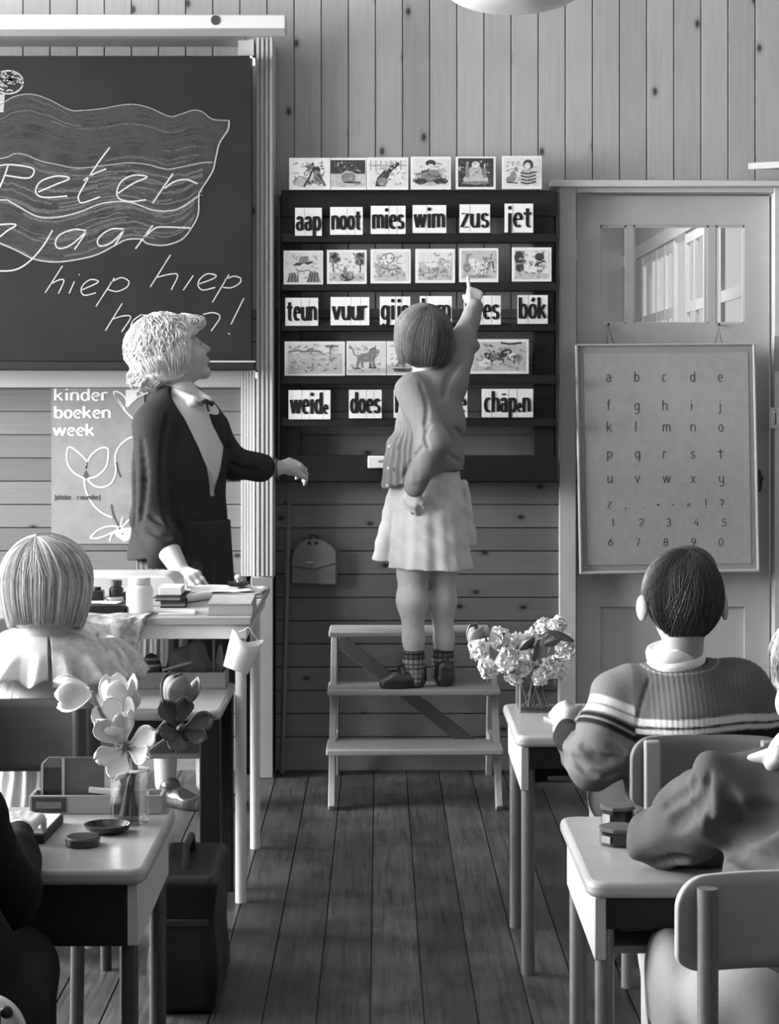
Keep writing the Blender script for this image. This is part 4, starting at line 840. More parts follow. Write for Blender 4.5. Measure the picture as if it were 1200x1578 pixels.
# step stool
ss = thing('step_stool', 'low wooden three tread steps the girl stands on', 'steps', (.11, 6.15, 0))
TR = [(.195, 5.97), (.36, 6.13), (.531, 6.29)]; SX0, SX1 = -.165, .392
for z, y in TR:
    c = MB(); c.box(SX0-.006, SX1+.002-.02*(z > .5), y, y+.185, z-.021, z); c.build('tread', M_step, ss, bevel=.006)
for x in (SX0+.012, SX1-.012):
    a = np.array((x, 5.985, 0)); b = np.array((x, 6.385, .505))
    c = MB(); c.bar(a, b, .022, .05, (0, 1, 1)); 
    c.build('side_rail', M_stepd, ss, bevel=.003)
    c = MB(); c.bar((x, 6.56, 0), (x, 6.43, .503), .022, .04, (0, 1, 0)); c.build('rear_leg', M_stepd, ss, bevel=.003)
    for z, y in TR[:2]:
        c = MB(); c.bar((x, y+.10, z-.045), (x, 6.5, z-.045), .02, .03); c.build('bearer', M_step, ss, bevel=.002)
c = MB(); c.bar((SX0+.02, 6.53, .475), (SX1-.02, 6.57, .06), .045, .012, (0, 1, 0)); c.build('brace', wood('brace_wood', .09, .2, 0), ss, bevel=.002)
# the side rails reach the floor with blunt toes
# ================================================================ TEACHER'S TABLE TOP
def on(px, d, z=TZ): q = P(px, 0, d); return np.array([q[0], d, z])
def loose(name, label, cat, group, mb, mat, origin, bevel=0, **k): return tag(mb.build(name, mat, None, bevel=bevel, origin=origin, **k), label, cat, group)
j = thing('glass_jar', 'big white jar with screw lid at the table front', 'jar', on(215, 4.93))
c = MB(); c.lathe(on(215, 4.93), [(.031, .001), (.035, .004), (.0355, .062), (.032, .072), (.027, .077)], 28); c.build('body', flat('white_pot', .72, .3, .4, .04, 14), j)
c = MB(); c.lathe(on(215, 4.93, TZ+.0775), [(.0285, 0), (.029, .002), (.029, .014), (.027, .017)], 28); c.build('lid', flat('jar_lid', .6, .35, .4, .08, 30), j)
c = MB(); c.box(on(125, 4.9)[0], on(193, 4.9)[0], 4.90, 5.02, TZ+.0003, TZ+.024); loose('flat_case', 'flat black case lying at the table front, left of the jar', 'case', None, c, flat('case_black', .012, .5, .3, .2, 20), on(160, 4.95), .003)
for i, (px, d, wd, rot) in enumerate(((150, 4.97, .05, .2), (172, 4.95, .04, -.15))):
    c = MB(); q = on(px, d, TZ+.0252+.0012*i); r = np.array([math.cos(rot), math.sin(rot), 0]); f = np.array([-r[1], r[0], 0]); c.obox(q, r*wd/2, f*.03, (0, 0, .0005))
    loose('paper_slip', ('wide white slip of paper on the flat black case', 'small white slip of paper on the flat black case, by the jar')[i], 'paper', None, c, flat('note_paper', .62), q)
o = thing('ink_bottle', 'square black ink bottle at table back by the blond head', 'bottle', on(149, 5.2))
c = MB(); q = on(149, 5.2); c.prism([(q[0]+x, q[1]+y, TZ+.0004) for x, y in rounded(-.02, .02, -.02, .02, .005)], (0, 0, .034)); c.build('body', flat('ink_black', .012, .3, .5, .2, 20), o, bevel=.004)
c = MB(); c.lathe(q+(0, 0, .035), [(.012, 0), (.012, .008)], 16); c.build('cap', flat('ink_black', .012), o)
o = thing('ink_bottle', 'dark round bottle standing in the pale shell dish', 'bottle', on(179, 5.2, TZ+.017))
c = MB(); q = on(179, 5.2, TZ+.017); c.lathe(q, [(.018, 0), (.02, .004), (.02, .022), (.014, .027), (.014, .03)], 20); c.build('body', flat('ink_black', .012), o)
c = MB(); c.lathe(q+(0, 0, .0305), [(.016, 0), (.016, .014)], 16); c.build('cap', flat('cap_dark', .04, .4, .4, .2, 30), o)
c = MB(); q = on(178, 5.2, TZ+.0006); c.lathe(q, [(.016, 0), (.03, .012), (.031, .0155), (.028, .0155), (.015, .003)], 20, sy=.8); loose('shell_dish', 'small pale mottled dish under the dark round bottle', 'dish', None, c, flat('shell', .5, .4, .4, .4, 50), q)
c = MB(); q = on(196, 5.12); c.obox(q+(0, 0, .021), (.006, 0, .004), (0, .02, 0), (-.005, 0, .018)); loose('eraser_block', 'slim dark block leaning beside the big white jar', 'block', None, c, flat('case_black', .012), q)
# white enamel tub at the back
c = MB(); q = P(182, 0, 5.3); x0, x1 = on(90, 5.3)[0], on(274, 5.3)[0]
c.prism([(x, 5.3, TZ+z) for x, z in [(x0, .0005), (x1-.006, .0005), (x1, .02), (x1-.004, .046), (x1-.02, .06), (x1-.04, .064), (x0, .064)]], (0, .2, 0)); loose('enamel_tub', 'long white enamel tub at the back of the table', 'tub', None, c, flat('enamel_white', .62, .3, .5, .03, 10), (q[0], 5.4, TZ), .006)
# books and papers
def book(px0, px1, d0, d1, z, th, label, mat, edge=None, rot=0, group=None):
    x0, x1 = on(px0, d0)[0], on(px1, d0)[0]; cen = np.array([(x0+x1)/2, (d0+d1)/2, z]); r = np.array([math.cos(rot), math.sin(rot), 0]); f = np.array([-r[1], r[0], 0]); hw, hd = (x1-x0)/2, (d1-d0)/2
    t = thing('book', label, 'book', cen, group)
    for nm, a, b in (('cover', 0, .003), ('cover', th-.003, th)):
        c = MB(); c.obox(cen+(0, 0, z-z+(a+b)/2+.0004), r*hw, f*hd, (0, 0, (b-a)/2)); c.build(nm, mat, t, smooth=False)
    c = MB(); c.obox(cen+(0, 0, th/2+.0004)-f*.001, r*(hw-.003), f*(hd-.003), (0, 0, th/2-.0031)); c.build('pages', edge or flat('book_pages', .55, .8, .1, .1, 200), t, smooth=False)
    c = MB(); c.obox(cen+(0, 0, th/2+.0004)+r*(hw-.0012), r*.0015, f*hd, (0, 0, th/2)); c.build('spine', mat, t, smooth=False)
    return t
book(318, 387, 4.88, 5.12, TZ+.0003, .03, 'thick pale book at the table\'s front corner', flat('book_pale', .36, .6, .25, .15, 20), flat('book_greyedge', .38, .8, .1, .1, 200), .02)
book(243, 283, 5.06, 5.24, TZ+.0003, .014, 'dark thin book lying under the other dark book', flat('book_black', .02, .6, .3, .2, 20), flat('book_dimedge', .2), .08)
book(241, 281, 5.08, 5.24, TZ+.0152, .014, 'upper dark book carrying a white paper block', flat('book_black', .02), flat('book_dimedge', .2), -.05)
c = MB(); q = on(265, 5.15, TZ+.0300); c.obox(q+(0, 0, .011), (.030, 0, 0), (0, .05, 0), (0, 0, .0105)); loose('paper_block', 'white block of paper on top of the dark books', 'paper', None, c, paper, q, .001)
c = MB(); q = on(272, 4.93)
c.obox(q+(0, 0, .0022), (.047, .008, 0), (-.005, .045, 0), (0, 0, .002)); loose('paper_sheet', 'white folded sheet at the table front edge', 'paper', None, c, paper, q)
for i, (px, d, hw, hd, rot, lab) in enumerate(((345, 5.42, .11, .12, .05, 'lowest of the big white sheets by the teacher\'s hand'), (352, 5.46, .105, .11, -.06, 'white sheet in the middle of the pile at the table end'), (340, 5.44, .09, .1, .16, 'topmost white sheet, under the dark blotter'))):
    q = on(px, d, TZ+.0008+.006*i); Gd = []
    for a in np.linspace(-1, 1, 12):
        Gd.append([q+np.array([hw*a*math.cos(rot)-hd*b*math.sin(rot), hw*a*math.sin(rot)+hd*b*math.cos(rot), .003*abs(math.sin(3*a+i))+.002*abs(b*a)]) for b in np.linspace(-1, 1, 9)])
    c = MB(); c.grid(Gd); loose('paper_sheet', lab, 'paper', 'loose paper on the teacher\'s table', c, paper, q, solid=.0012)
c = MB(); q = on(290, 5.22, TZ+.0125); c.tube([q+(-.01, -.04, 0), q+(.055, .05, 0)], .012, 14, cap=False); c.tube([q+(-.01, -.04, 0), q+(.055, .05, 0)], .0095, 14, cap=False); loose('paper_roll', 'rolled white paper beside the dark books', 'paper roll', None, c, paper, q)
o = thing('blotter', 'dark rocker blotter with pale knob on the white sheets', 'blotter', on(367, 5.45, TZ+.02))
c = MB(); q = on(367, 5.45, TZ+.021); c.prism([q+np.array([x, -.03, z]) for x, z in [(-.03, .006), (-.02, .001), (0, 0), (.02, .001), (.03, .006), (.03, .011), (-.03, .011)]], (0, .06, 0)); c.build('body', flat('case_black', .012), o)
c = MB(); c.lathe(q+(0, 0, .0112), [(.004, 0), (.004, .006), (.01, .011), (.011, .016), (.007, .022), (1e-6, .024)], 16); c.build('knob', flat('enamel_white', .62), o)
# patterned cloth falling over the table edge
cl = []
for u in np.linspace(0, 1, 26):
    row = []
    for v in np.linspace(0, 1, 16):
        px = 118+112*u; x = on(px, 4.83)[0]; ln = .05+.16*(1-abs(u-.45)*1.2)*(1+.12*math.sin(9*u))
        s = v*(.10+ln)
        if s < .10: y, z = 4.925-s, TZ+.0035+.0015*math.sin(14*u)
        else:
            k = s-.10; y = 4.822-.012*min(1, k/.02)-.03*math.sin(11*u+1)*min(1, k/.1)*.5-.01; z = TZ+.0025-k
            x += .02*k/.2*math.sin(5*u)
        row.append((x-(.0 if u < .5 else .03*v*v), y, z))
    cl.append(row)
c = MB(); c.grid(cl); m = flat('patterned_cloth', .3, .85, .1, .7, 38); loose('patterned_cloth', 'pale patterned cloth hanging over the table front edge', 'cloth', None, c, m, (P(170, 0, 4.83)[0], 4.82, TZ-.1), solid=.002)
# paper basket on the corner of the table
pb = thing('paper_basket', 'white paper cone basket hanging from the table corner', 'basket', P(371, 1030, 4.80))
ax = nrm([-.36, -.1, -1.0]); top = P(380, 985, 4.80); Rb = frame(np.cross([0, 1, 0], ax), -ax); Rb = np.stack([nrm(np.cross(ax, [0, 1, 0])), nrm(np.cross(ax, np.cross(ax, [0, 1, 0]))), -ax], 1)
c = MB(); prof = [(.034, -.082), (.042, 0)]; n = 28; vs = []
Gd = [[top+Rb@np.array([r*math.cos(a), r*math.sin(a), z+(.012*math.cos(a*2+.6) if z == 0 else 0)]) for a in np.linspace(0, 2*math.pi, n)] for r, z in [(.001, -.081), (.033, -.082), (.036, -.05), (.039, -.025), (.042, 0)]]
c.grid(Gd); c.build('cone', flat('basket_paper', .72, .75, .15, .05, 30), pb, solid=.0015)
hk = np.array([TX1-.004, 4.81, TZ-.028]); aa = top+Rb@np.array([.038, 0, 0]); bb_ = top+Rb@np.array([-.038, 0, 0])
c = MB(); Gd = []
for p in catmull(np.array([bb_, lerp(bb_, hk, .6)+(.004, 0, .004), hk+(0, -.004, .006), lerp(aa, hk, .55)+(-.002, 0, .004), aa]), 6): Gd.append([p+(0, -.005, 0), p+(0, .005, 0)])
c.grid(Gd); c.build('handle', flat('basket_paper', .72), pb, solid=.001)

# ================================================================ BLOND GIRL'S DESK
wt = thing('wooden_tray', 'long shallow wooden tray at the back of the girl\'s desk', 'tray', (-.53, 5.0, H))
bx0, bx1, by0, by1 = -.652, -.404, 4.935, 5.05; M_tray = wood('tray_wood', .26, .25, 0, 40)
for nm, b in (('front_board', (bx0, bx1, by0, by0+.008, H+.0004, H+.042)), ('rear_board', (bx0, bx1, by1-.008, by1, H+.0004, H+.042)), ('end_board', (bx0, bx0+.008, by0+.0081, by1-.0081, H+.0004, H+.042)), ('end_board', (bx1-.008, bx1, by0+.0081, by1-.0081, H+.0004, H+.042)), ('bottom_board', (bx0+.0081, bx1-.0081, by0+.0081, by1-.0081, H+.0004, H+.006))):
    c = MB(); c.box(*b); c.build(nm, M_tray, wt, bevel=.0015)
o = thing('ornament', 'small dark striped egg-shaped ornament in the wooden tray', 'ornament', P(233, 1040, 4.985))
q = np.array([P(233, 0, 4.985)[0], 4.985, H+.0065]); prof = [(1e-6, 0), (.018, .002), (.027, .018), (.029, .036), (.024, .058), (.014, .075), (1e-6, .081)]
c = MB(); c.lathe(q, prof, 24); c.build('body', flat('ornament_dark', .035, .4, .4, .5, 40), o)
for k, z in enumerate((.03, .05, .066)):
    c = MB(); c.lathe(q, [(np.interp(z+dz, [p[1] for p in prof], [p[0] for p in prof])+.0012, z+dz) for dz in (-.003, 0, .003)], 24, R=frame([0, 1, 0], [.25, 0, 1])@np.eye(3) if False else None); c.build('stripe', flat('ornament_stripe', .25, .5, .3, .3, 60), o)
c = SDF((-.60, 4.96, H), (-.42, 5.06, H+.15), .004); a0 = np.array([P(270, 0, 5.02)[0], 5.012, H+.035]); a1 = np.array([P(308, 0, 5.02)[0], 5.012, H+.045]); c.cap(a0, a1, .028, .03, .02); c.ell(lerp(a0, a1, .3)+(0, 0, .032), (.035, .022, .03), k=.02); c.ell(lerp(a0, a1, .95)+(0, 0, .045), (.022, .018, .032), k=.02)
c.op((-.6, 4.96, H), (-.42, 5.06, H+.15), lambda X, Y, Z: .004*np.sin(60*X+20*Z)*np.sin(45*Z+15*Y), 0, 'add'); o = c.mesh('cloth_bag', flat('bag_cloth', .16, .8, .15, .25, 40), None, origin=(a0+a1)/2-(0, 0, .03)); tag(o, 'crumpled grey cloth bag standing in the wooden tray', 'bag')
c = MB(); a = np.array([P(250, 0, 4.95)[0], 4.955, H+.045]); b = np.array([P(298, 0, 4.95)[0], 5.0, H+.063]); c.tube([a, b], .0038, 8); loose('pencil', 'pale pencil resting on the edge of the wooden tray', 'pencil', None, c, flat('pencil_paint', .6, .4, .4, .1, 30), a)

bk_ = thing('book', 'grey book standing tilted on the desk before the blond girl', 'book', (-.92, 4.80, H))
q = np.array([-.925, 4.80, H]); r_ = nrm([.80, 0, .60]); u_ = nrm([-.60, .0, .80])
cc = q+r_*.065+u_*.09+(0, 0, .002)
c = MB(); c.obox(cc, r_*.065, (0, .006, 0), u_*.09); c.build('cover', flat('book_grey', .16, .6, .25, .12, 20), bk_, bevel=.001)
c = MB(); c.obox(cc+r_*.0675+(0, .001, 0), r_*.0024, (0, .0045, 0), u_*.088); c.build('pages', flat('book_pages', .55, .8, .1, .1, 200), bk_, smooth=False)

def petal_grid(c, axis, side, H_, R_, open_, spread, phi, nu=8, nv=7, curl=0., wave=0., seed=0):
    axis = nrm(axis); e1 = nrm(np.cross(axis, side)); e2 = np.cross(axis, e1); Gd = []
    for u in np.linspace(0, 1, nu):
        r = R_*(math.sin(math.pi*min(1, .08+.62*u))*(1-open_)+open_*(1.25*u**.8)); h = H_*((u)*(1-open_)+open_*(.55*u-.35*u*u*curl)); wdt = spread*(math.sin(math.pi*(.1+.86*u))**.75) if u < 1 else spread*.12
        row = []
        for v in np.linspace(-1, 1, nv):
            a = phi+v*wdt; rr = r*(1-.12*v*v*open_*(1-u*.3))+wave*math.sin(5*v+seed+4*u)*u
            row.append(c+axis*(h+(.1*H_*v*v*open_))+ (e1*math.cos(a)+e2*math.sin(a))*rr)
        Gd.append(row)
    return Gd
def bloom(name, label, c, axis, R_, H_, open_, mat, stem_to=None, n=6, spread=.62, stem_mat=None, group=None, curl=0, center=None, bend=None, cat='flower', wave=0.):
    c = np.asarray(c, float); t = thing(name, label, cat, stem_to if stem_to is not None else c, group); sd = np.array([.3, .5, .2])
    for i in range(n):
        b = MB(); lay = i % 2; b.grid(petal_grid(c+nrm(axis)*.001*i, axis, sd, H_*(1-.06*lay), R_*(1-.12*lay), open_*(1 if not lay else .8), spread*(1 if n <= 6 else .8), i*2*math.pi/n+.2*lay, curl=curl, wave=wave, seed=i))
        b.build('petal', mat, t, solid=.0014, recalc=False)
    if center is not None:
        b = MB(); b.ell(c+nrm(axis)*.012, (.007, .007, .014), frame(np.cross(axis, sd), axis), 8); b.build('pistil', center, t)
    if stem_to is not None:
        b = MB(); m_ = bend if bend is not None else lerp(c, np.asarray(stem_to), .5); b.tube(catmull(np.array([c, m_, stem_to]), 6), .0036, 8); b.build('stem', stem_mat or flat('stem_green', .2, .5, .3, .15, 40), t)
    return t
M_pw = flat('petal_white', .8, .6, .2, .05, 40); M_pg = flat('petal_dark', .12, .6, .25, .2, 30); M_pm = flat('petal_grey', .2, .6, .25, .15, 30); M_leaf = flat('leaf_dark', .05, .45, .35, .25, 30)
bloom('flower', 'single white flower on a thin stem in the wooden tray', P(329, 976, 4.99), (.05, -.15, 1), .021, .024, .35, M_pw, np.array([P(329, 0, 4.99)[0], 4.985, H+.007]), center=M_pg, n=6, spread=.6)
c = MB(); a = np.array([P(336, 0, 5.0)[0], 5.012, H+.0065]); 
g_ = [[lerp(a, a+np.array([.004, .0, .10]), u)+np.array([v*.011*math.sin(math.pi*(.12+.8*u)), .006*u*u, 0]) for v in (-1, -.3, .3, 1)] for u in np.linspace(0, 1, 8)]
c.grid(g_); loose('leaf', 'upright pale leaf beside the white flower in the tray', 'leaf', None, c, flat('leaf_pale', .3, .5, .3, .15, 40), a, solid=.0015)

# ================================================================ FRONT LEFT DESK
vz = thing('glass_vase', 'square glass vase with tulips on the front desk', 'vase', (P(200, 0, 3.36)[0], 3.36, H))
vq = np.array([P(200, 0, 3.36)[0], 3.36, H+.0005]); M_gl = glass('clear_glass', .04, .86, 1.0)
c = MB(); c.lathe(vq, [(.034, 0), (.0355, .004), (.0355, .094)], 8, a0=math.pi/8); c.lathe(vq, [(.031, .008), (.0325, .094)], 8, a0=math.pi/8); c.build('glass_wall', M_gl, vz, smooth=False)
c = MB(); c.lathe(vq+(0, 0, .094), [(.0325, 0), (.0355, 0), (.0357, .002), (.0323, .002)], 8, a0=math.pi/8); c.build('rim', flat('glass_rim', .6, .2, .5, .05, 20), vz, smooth=False)
c = MB(); c.lathe(vq+(0, 0, .0075), [(.0305, 0), (.0318, .06)], 8, a0=math.pi/8); c.build('water', glass('water', .03, .8, .8), vz, smooth=False)
mouth = vq+(0, 0, .09)
def tul(label, px, py, d, axis, R_, H_, op, mat, mx, my, curl=0, n=6, center=None, spread=.62, wave=0., name='tulip'):
    foot = vq+np.array([mx, my, .012]); c = P(px, py, d); bend = mouth+np.array([-mx*.8, -my*.8, .015])
    return bloom(name, label, c, axis, R_, H_, op, mat, foot, n=n, curl=curl, center=center, bend=bend, spread=spread, group='tulips in the glass vase', wave=wave)
tul('closed white tulip, drooping sideways before the dark chair back', 141, 1066, 3.34, (-1, -.15, -.05), .033, .062, .0, M_pw, .012, 0, spread=.75)
tul('closed white tulip standing upright at the top of the vase', 181, 1098, 3.38, (.05, -.1, 1), .035, .066, .04, M_pw, -.006, .006, spread=.75)
tul('wide open white tulip facing the camera above the vase rim', 193, 1152, 3.30, (0, -.95, .35), .055, .06, .75, M_pw, .004, -.01, curl=.3, center=M_pg, spread=.5, wave=.004)
tul('half open white tulip just beneath the upright white one', 186, 1128, 3.34, (-.25, -.55, .8), .042, .06, .4, M_pw, -.014, .0, center=M_pm, spread=.6)
tul('closed grey tulip leaning to the tray side of the vase', 266, 1098, 3.42, (.3, .1, 1), .036, .07, .02, M_pm, -.01, -.006, spread=.75)
tul('wide open dark tulip below the grey closed one', 276, 1125, 3.38, (.3, -.75, .45), .05, .055, .7, M_pg, -.016, .004, curl=.3, spread=.5, center=M_pm, wave=.005)
# pencil box and paint box
bxw = thing('pencil_box', 'long low wooden pencil box with framed end label', 'box', (P(148, 0, 3.46)[0], 3.46, H))
x0, x1 = P(45, 0, 3.43)[0], P(250, 0, 3.43)[0]; M_pbx = wood('pencil_box_wood', .3, .15, 0, 40, .4, .35, .1)
for nm, b in (('front_board', (x0, x1, 3.43, 3.436, H+.0004, H+.034)), ('rear_board', (x0, x1, 3.484, 3.49, H+.0004, H+.034)), ('end_board', (x0, x0+.006, 3.4361, 3.4839, H+.0004, H+.034)), ('end_board', (x1-.006, x1, 3.4361, 3.4839, H+.0004, H+.034)), ('bottom_board', (x0+.0061, x1-.0061, 3.4361, 3.4839, H+.0004, H+.005)), ('divider', (x1-.034, x1-.03, 3.4361, 3.4839, H+.005, H+.03))):
    c = MB(); c.box(*b); c.build(nm, M_pbx, bxw, bevel=.001)
c = MB(); xa, xb = P(49, 0, 3.43)[0], P(102, 0, 3.43)[0]; c.box(xa, xb, 3.4285, 3.43, H+.004, H+.031); c.build('label_plate', flat('label_dark', .05, .5, .3, .2, 20), bxw, smooth=False)
c = MB(); c.box(xa+.008, xb-.008, 3.4278, 3.4286, H+.011, H+.023); c.build('label_window', flat('label_grey', .17, .5, .3, .5, 30), bxw, smooth=False)
pb2 = thing('paint_box', 'open dark paint box lid standing up in the pencil box', 'paint box', (P(112, 0, 3.46)[0], 3.46, H+.006))
xa, xb = P(64, 0, 3.46)[0], P(160, 0, 3.46)[0]; z0, z1 = H+.0055, H+.098
c = MB(); c.prism([(x, 3.463, z) for x, z in ((xa, z0), (xb, z0), (xb, z1-.006), (xb-.006, z1), (xa+.012, z1), (xa, z1-.012))], (0, .006, 0)); c.build('lid', flat('tin_grey', .1, .35, .5, .35, 18, 0, 0), pb2, bevel=.001)
c = MB(); xm = P(97, 0, 3.46)[0]; c.box(xa+.004, xm-.002, 3.461, 3.463, z0+.02, z1-.02); c.build('dark_pane', flat('pane_black', .012, .25, .5, .2, 20), pb2, smooth=False)
c = MB(); c.box(xm-.002, xm+.003, 3.459, 3.463, z0+.01, z1-.002); c.box(xa-.001, xa+.003, 3.459, 3.463, z0, z1-.014); c.build('bright_rib', flat('tin_edge', .4, .3, .5, .1, 30), pb2, smooth=False)
c = MB(); q = np.array([P(155, 0, 3.455)[0], 3.456, H+.038]); c.obox(q, (.021, 0, -.002), (0, .008, 0), (0, 0, .004)); loose('paper_packet', 'small pale folded packet lying across the pencil box', 'packet', None, c, paper, q-(0, 0, .004))
c = MB(); q = np.array([P(164, 0, 3.27)[0], 3.285, H+.0005]); c.lathe(q, [(.026, 0), (.038, .007), (.0415, .015), (.039, .0155), (.03, .007), (1e-6, .004)], 32, sy=.9); loose('dark_dish', 'shallow dark glazed dish beside the vase foot', 'dish', None, c, flat('black_glaze', .014, .16, .6, .2, 20), q)
c = MB(); q = np.array([P(129, 0, 3.2)[0], 3.19, H+.0005]); c.lathe(q, [(.027, 0), (.0285, .002), (.0285, .008), (.0295, .0085), (.0295, .013), (.027, .0155), (1e-6, .016)], 32); loose('round_tin', 'flat round dark tin nearest the desk edge', 'tin', None, c, flat('tin_dark', .03, .3, .6, .25, 30), q)
sl = thing('picture_book', 'pale open-edged book under the fingers of the black sleeve', 'book', (P(30, 0, 3.25)[0], 3.25, H))
xa, xb = -1.0+.02, P(89, 0, 3.3)[0]
c = MB(); c.prism([(xa, 3.22, H+.0004), (xb-.006, 3.2, H+.0004), (xb, 3.36, H+.0004), (xa, 3.38, H+.0004)], (0, 0, .014)); c.build('cover', flat('book_black', .02), sl, bevel=.001)
c = MB(); c.prism([(xa+.004, 3.224, H+.0145), (xb-.010, 3.204, H+.0145), (xb-.004, 3.356, H+.0145), (xa+.004, 3.376, H+.0145)], (0, 0, .003)); c.build('page', flat('page_grey', .46, .7, .2, .08, 20), sl, smooth=False)

# schoolbag on the floor
sb = thing('school_bag', 'black leather school bag on the floor between the desks at the aisle', 'bag', (-.42, 4.1, 0))
c = SDF((-.53, 3.9, -.02), (-.30, 4.4, .36), .005)
c.op((-.49, 3.97, 0), (-.345, 4.32, .30), lambda X, Y, Z: np.sqrt(np.maximum(np.abs(X+.4175)-.052, 0)**2+np.maximum(np.abs(Y-4.145)-.155, 0)**2+np.maximum(np.abs(Z-.145)-.125, 0)**2)-.02, .005)
c.op((-.5, 3.95, 0), (-.33, 4.35, .34), lambda X, Y, Z: .005*np.sin(30*Z+6*Y)*np.sin(17*Y), 0, 'add')
c.mesh('body', flat('bag_leather', .006, .4, .4, .3, 20), sb)
c = MB(); c.tube([(-.42, 4.05, .285), (-.42, 4.09, .33), (-.42, 4.2, .33), (-.42, 4.24, .285)], .008, 8); c.build('handle', flat('dark_leather', .03), sb)
c = MB(); c.box(-.475, -.36, 3.968, 3.976, .19, .205); c.build('strap', flat('strap_leather', .02, .35, .5, .2, 30), sb, bevel=.002)

# ================================================================ FRONT RIGHT DESK
def paint_jar(px, d, label, h=.024, r=.031):
    q = np.array([P(px, 0, d)[0], d, H+.0005]); t = thing('paint_jar', label, 'jar', q, 'paint jars on the pale desk')
    c = MB(); c.lathe(q, [(r, 0), (r, h)], 8, a0=.39); c.lathe(q, [(r-.003, .003), (r-.003, h)], 8, a0=.39); c.build('glass_wall', M_gl, t, smooth=False)
    c = MB(); c.lathe(q+(0, 0, .0031), [(r-.0035, 0), (r-.0035, h-.006)], 8, a0=.39); c.build('paint', flat('paint_dark', .025, .4, .4, .2, 20), t, smooth=False)
    c = MB(); c.lathe(q+(0, 0, h+.0002), [(r+.001, 0), (r+.001, .004), (r-.002, .006)], 8, a0=.39); c.build('lid', flat('jar_lid_dark', .09, .3, .5, .15, 30), t, smooth=False)
    c = MB(); a = .39+math.pi
    v = [q+np.array([(r+.0006)*math.cos(an), (r+.0006)*math.sin(an), z]) for an, z in ((.39+math.pi*1.02, .006), (.39+math.pi*1.2, .006), (.39+math.pi*1.2, h-.006), (.39+math.pi*1.02, h-.006))]; c.ngon(v); c.build('label', flat('jar_label', .3, .8, .1, .3, 80), t, smooth=False)
paint_jar(951, 3.34, 'octagonal glass jar of dark paint at the back, before the chair post', .03)
paint_jar(1004, 3.31, 'small jar of dark paint against the woollen sleeve', .024, .027)
paint_jar(953, 3.20, 'octagonal glass jar of dark paint nearest the desk front', .024, .034)
for i, (px, y, hw, z, rot, lab) in enumerate(((1000, 3.18, .07, 0, .05, 'lower pale folder on the shelf under the jar desk'), (1020, 3.16, .055, .007, -.12, 'crumpled paper on top of the pale folder on the desk shelf'))):
    q = np.array([P(px, 0, y)[0], y, H-.1145+z]); c = MB(); c.obox(q+(0, 0, .0032), (hw, hw*rot, 0), (-.1*rot, .1, 0), (0, 0, .0026)); loose(('folder', 'paper_sheet')[i], lab, ('folder', 'paper')[i], None, c, (flat('folder_pale', .42, .7, .2, .08, 20), paper)[i], q)
q = np.array([P(850, 0, 4.42)[0], 4.4, H-.1145]); c = MB(); c.obox(q+(.06, 0, .006), (.08, 0, 0), (0, .1, 0), (0, 0, .0055)); loose('exercise_book', 'pale exercise book on the shelf under the bouquet desk', 'book', None, c, flat('folder_pale', .42), q)
# ---------------------------------------------------------------- bouquet desk
v2 = thing('glass_vase', 'low square glass vase holding the white bouquet', 'vase', (P(828, 0, 4.6)[0], 4.6, H))
vq2 = np.array([P(828, 0, 4.6)[0], 4.6, H+.0005])
def sqv(r, z0, z1): return [(vq2[0]+sx*r, vq2[1]+sy*r, vq2[2]+z) for z in (z0, z1) for sx, sy in ((-1, -1), (1, -1), (1, 1), (-1, 1))]
c = MB()
for r in (.048, .0445): c.add(sqv(r, 0.0 if r > .046 else .004, .082), [(0, 1, 5, 4), (1, 2, 6, 5), (2, 3, 7, 6), (3, 0, 4, 7), (3, 2, 1, 0)])
c.build('glass_wall', M_gl, v2, smooth=False)
c = MB(); c.add(sqv(.044, .0045, .055), [(0, 1, 5, 4), (1, 2, 6, 5), (2, 3, 7, 6), (3, 0, 4, 7), (4, 5, 6, 7)]); c.build('water', glass('water', .03, .8), v2, smooth=False)
c = MB()
for sx in (-1, 1):
    for sy in (-1, 1): c.box(vq2[0]+sx*.047-.0022, vq2[0]+sx*.047+.0022, vq2[1]+sy*.047-.0022, vq2[1]+sy*.047+.0022, vq2[2], vq2[2]+.082)
c.build('bright_edge', flat('glass_rim', .6), v2, smooth=False)
def pompom(px, py, d, R_, seed):
    r = np.random.default_rng(seed); c0 = P(px, py, d); foot = vq2+np.array([r.uniform(-.03, .03), r.uniform(-.03, .03), .008])
    t = thing('white_flower', 'double white flower in the bouquet in the square glass vase', 'flower', foot, 'white flowers of the bouquet'); c = MB()
    for k in range(60):
        dv = nrm(r.normal(size=3)+np.array([0, -.25, .25])); L = R_*r.uniform(.75, 1.1); wd = R_*r.uniform(.38, .6); s = nrm(np.cross(dv, r.normal(size=3))); nn = np.cross(dv, s); Gd = []
        for u in np.linspace(.15, 1, 5):
            Gd.append([c0+dv*L*u*(1-.12*v*v)+s*wd*v*math.sin(math.pi*(.15+.72*u))+nn*(wd*.45*(v*v)-wd*.5*u*u*(.5)+.12*wd*math.sin(6*v+k)) for v in (-1, -.5, 0, .5, 1)])
        c.grid(Gd)
    c.ell(c0, (R_*.68,)*3, None, 8)
    c.build('petals', M_pw, t, recalc=False)
    b = MB(); b.tube(catmull(np.array([c0, vq2+np.array([(c0[0]-vq2[0])*.25, (c0[1]-vq2[1])*.25, .09]), foot]), 5), .003, 6); b.build('stem', flat('stem_green', .2), t)
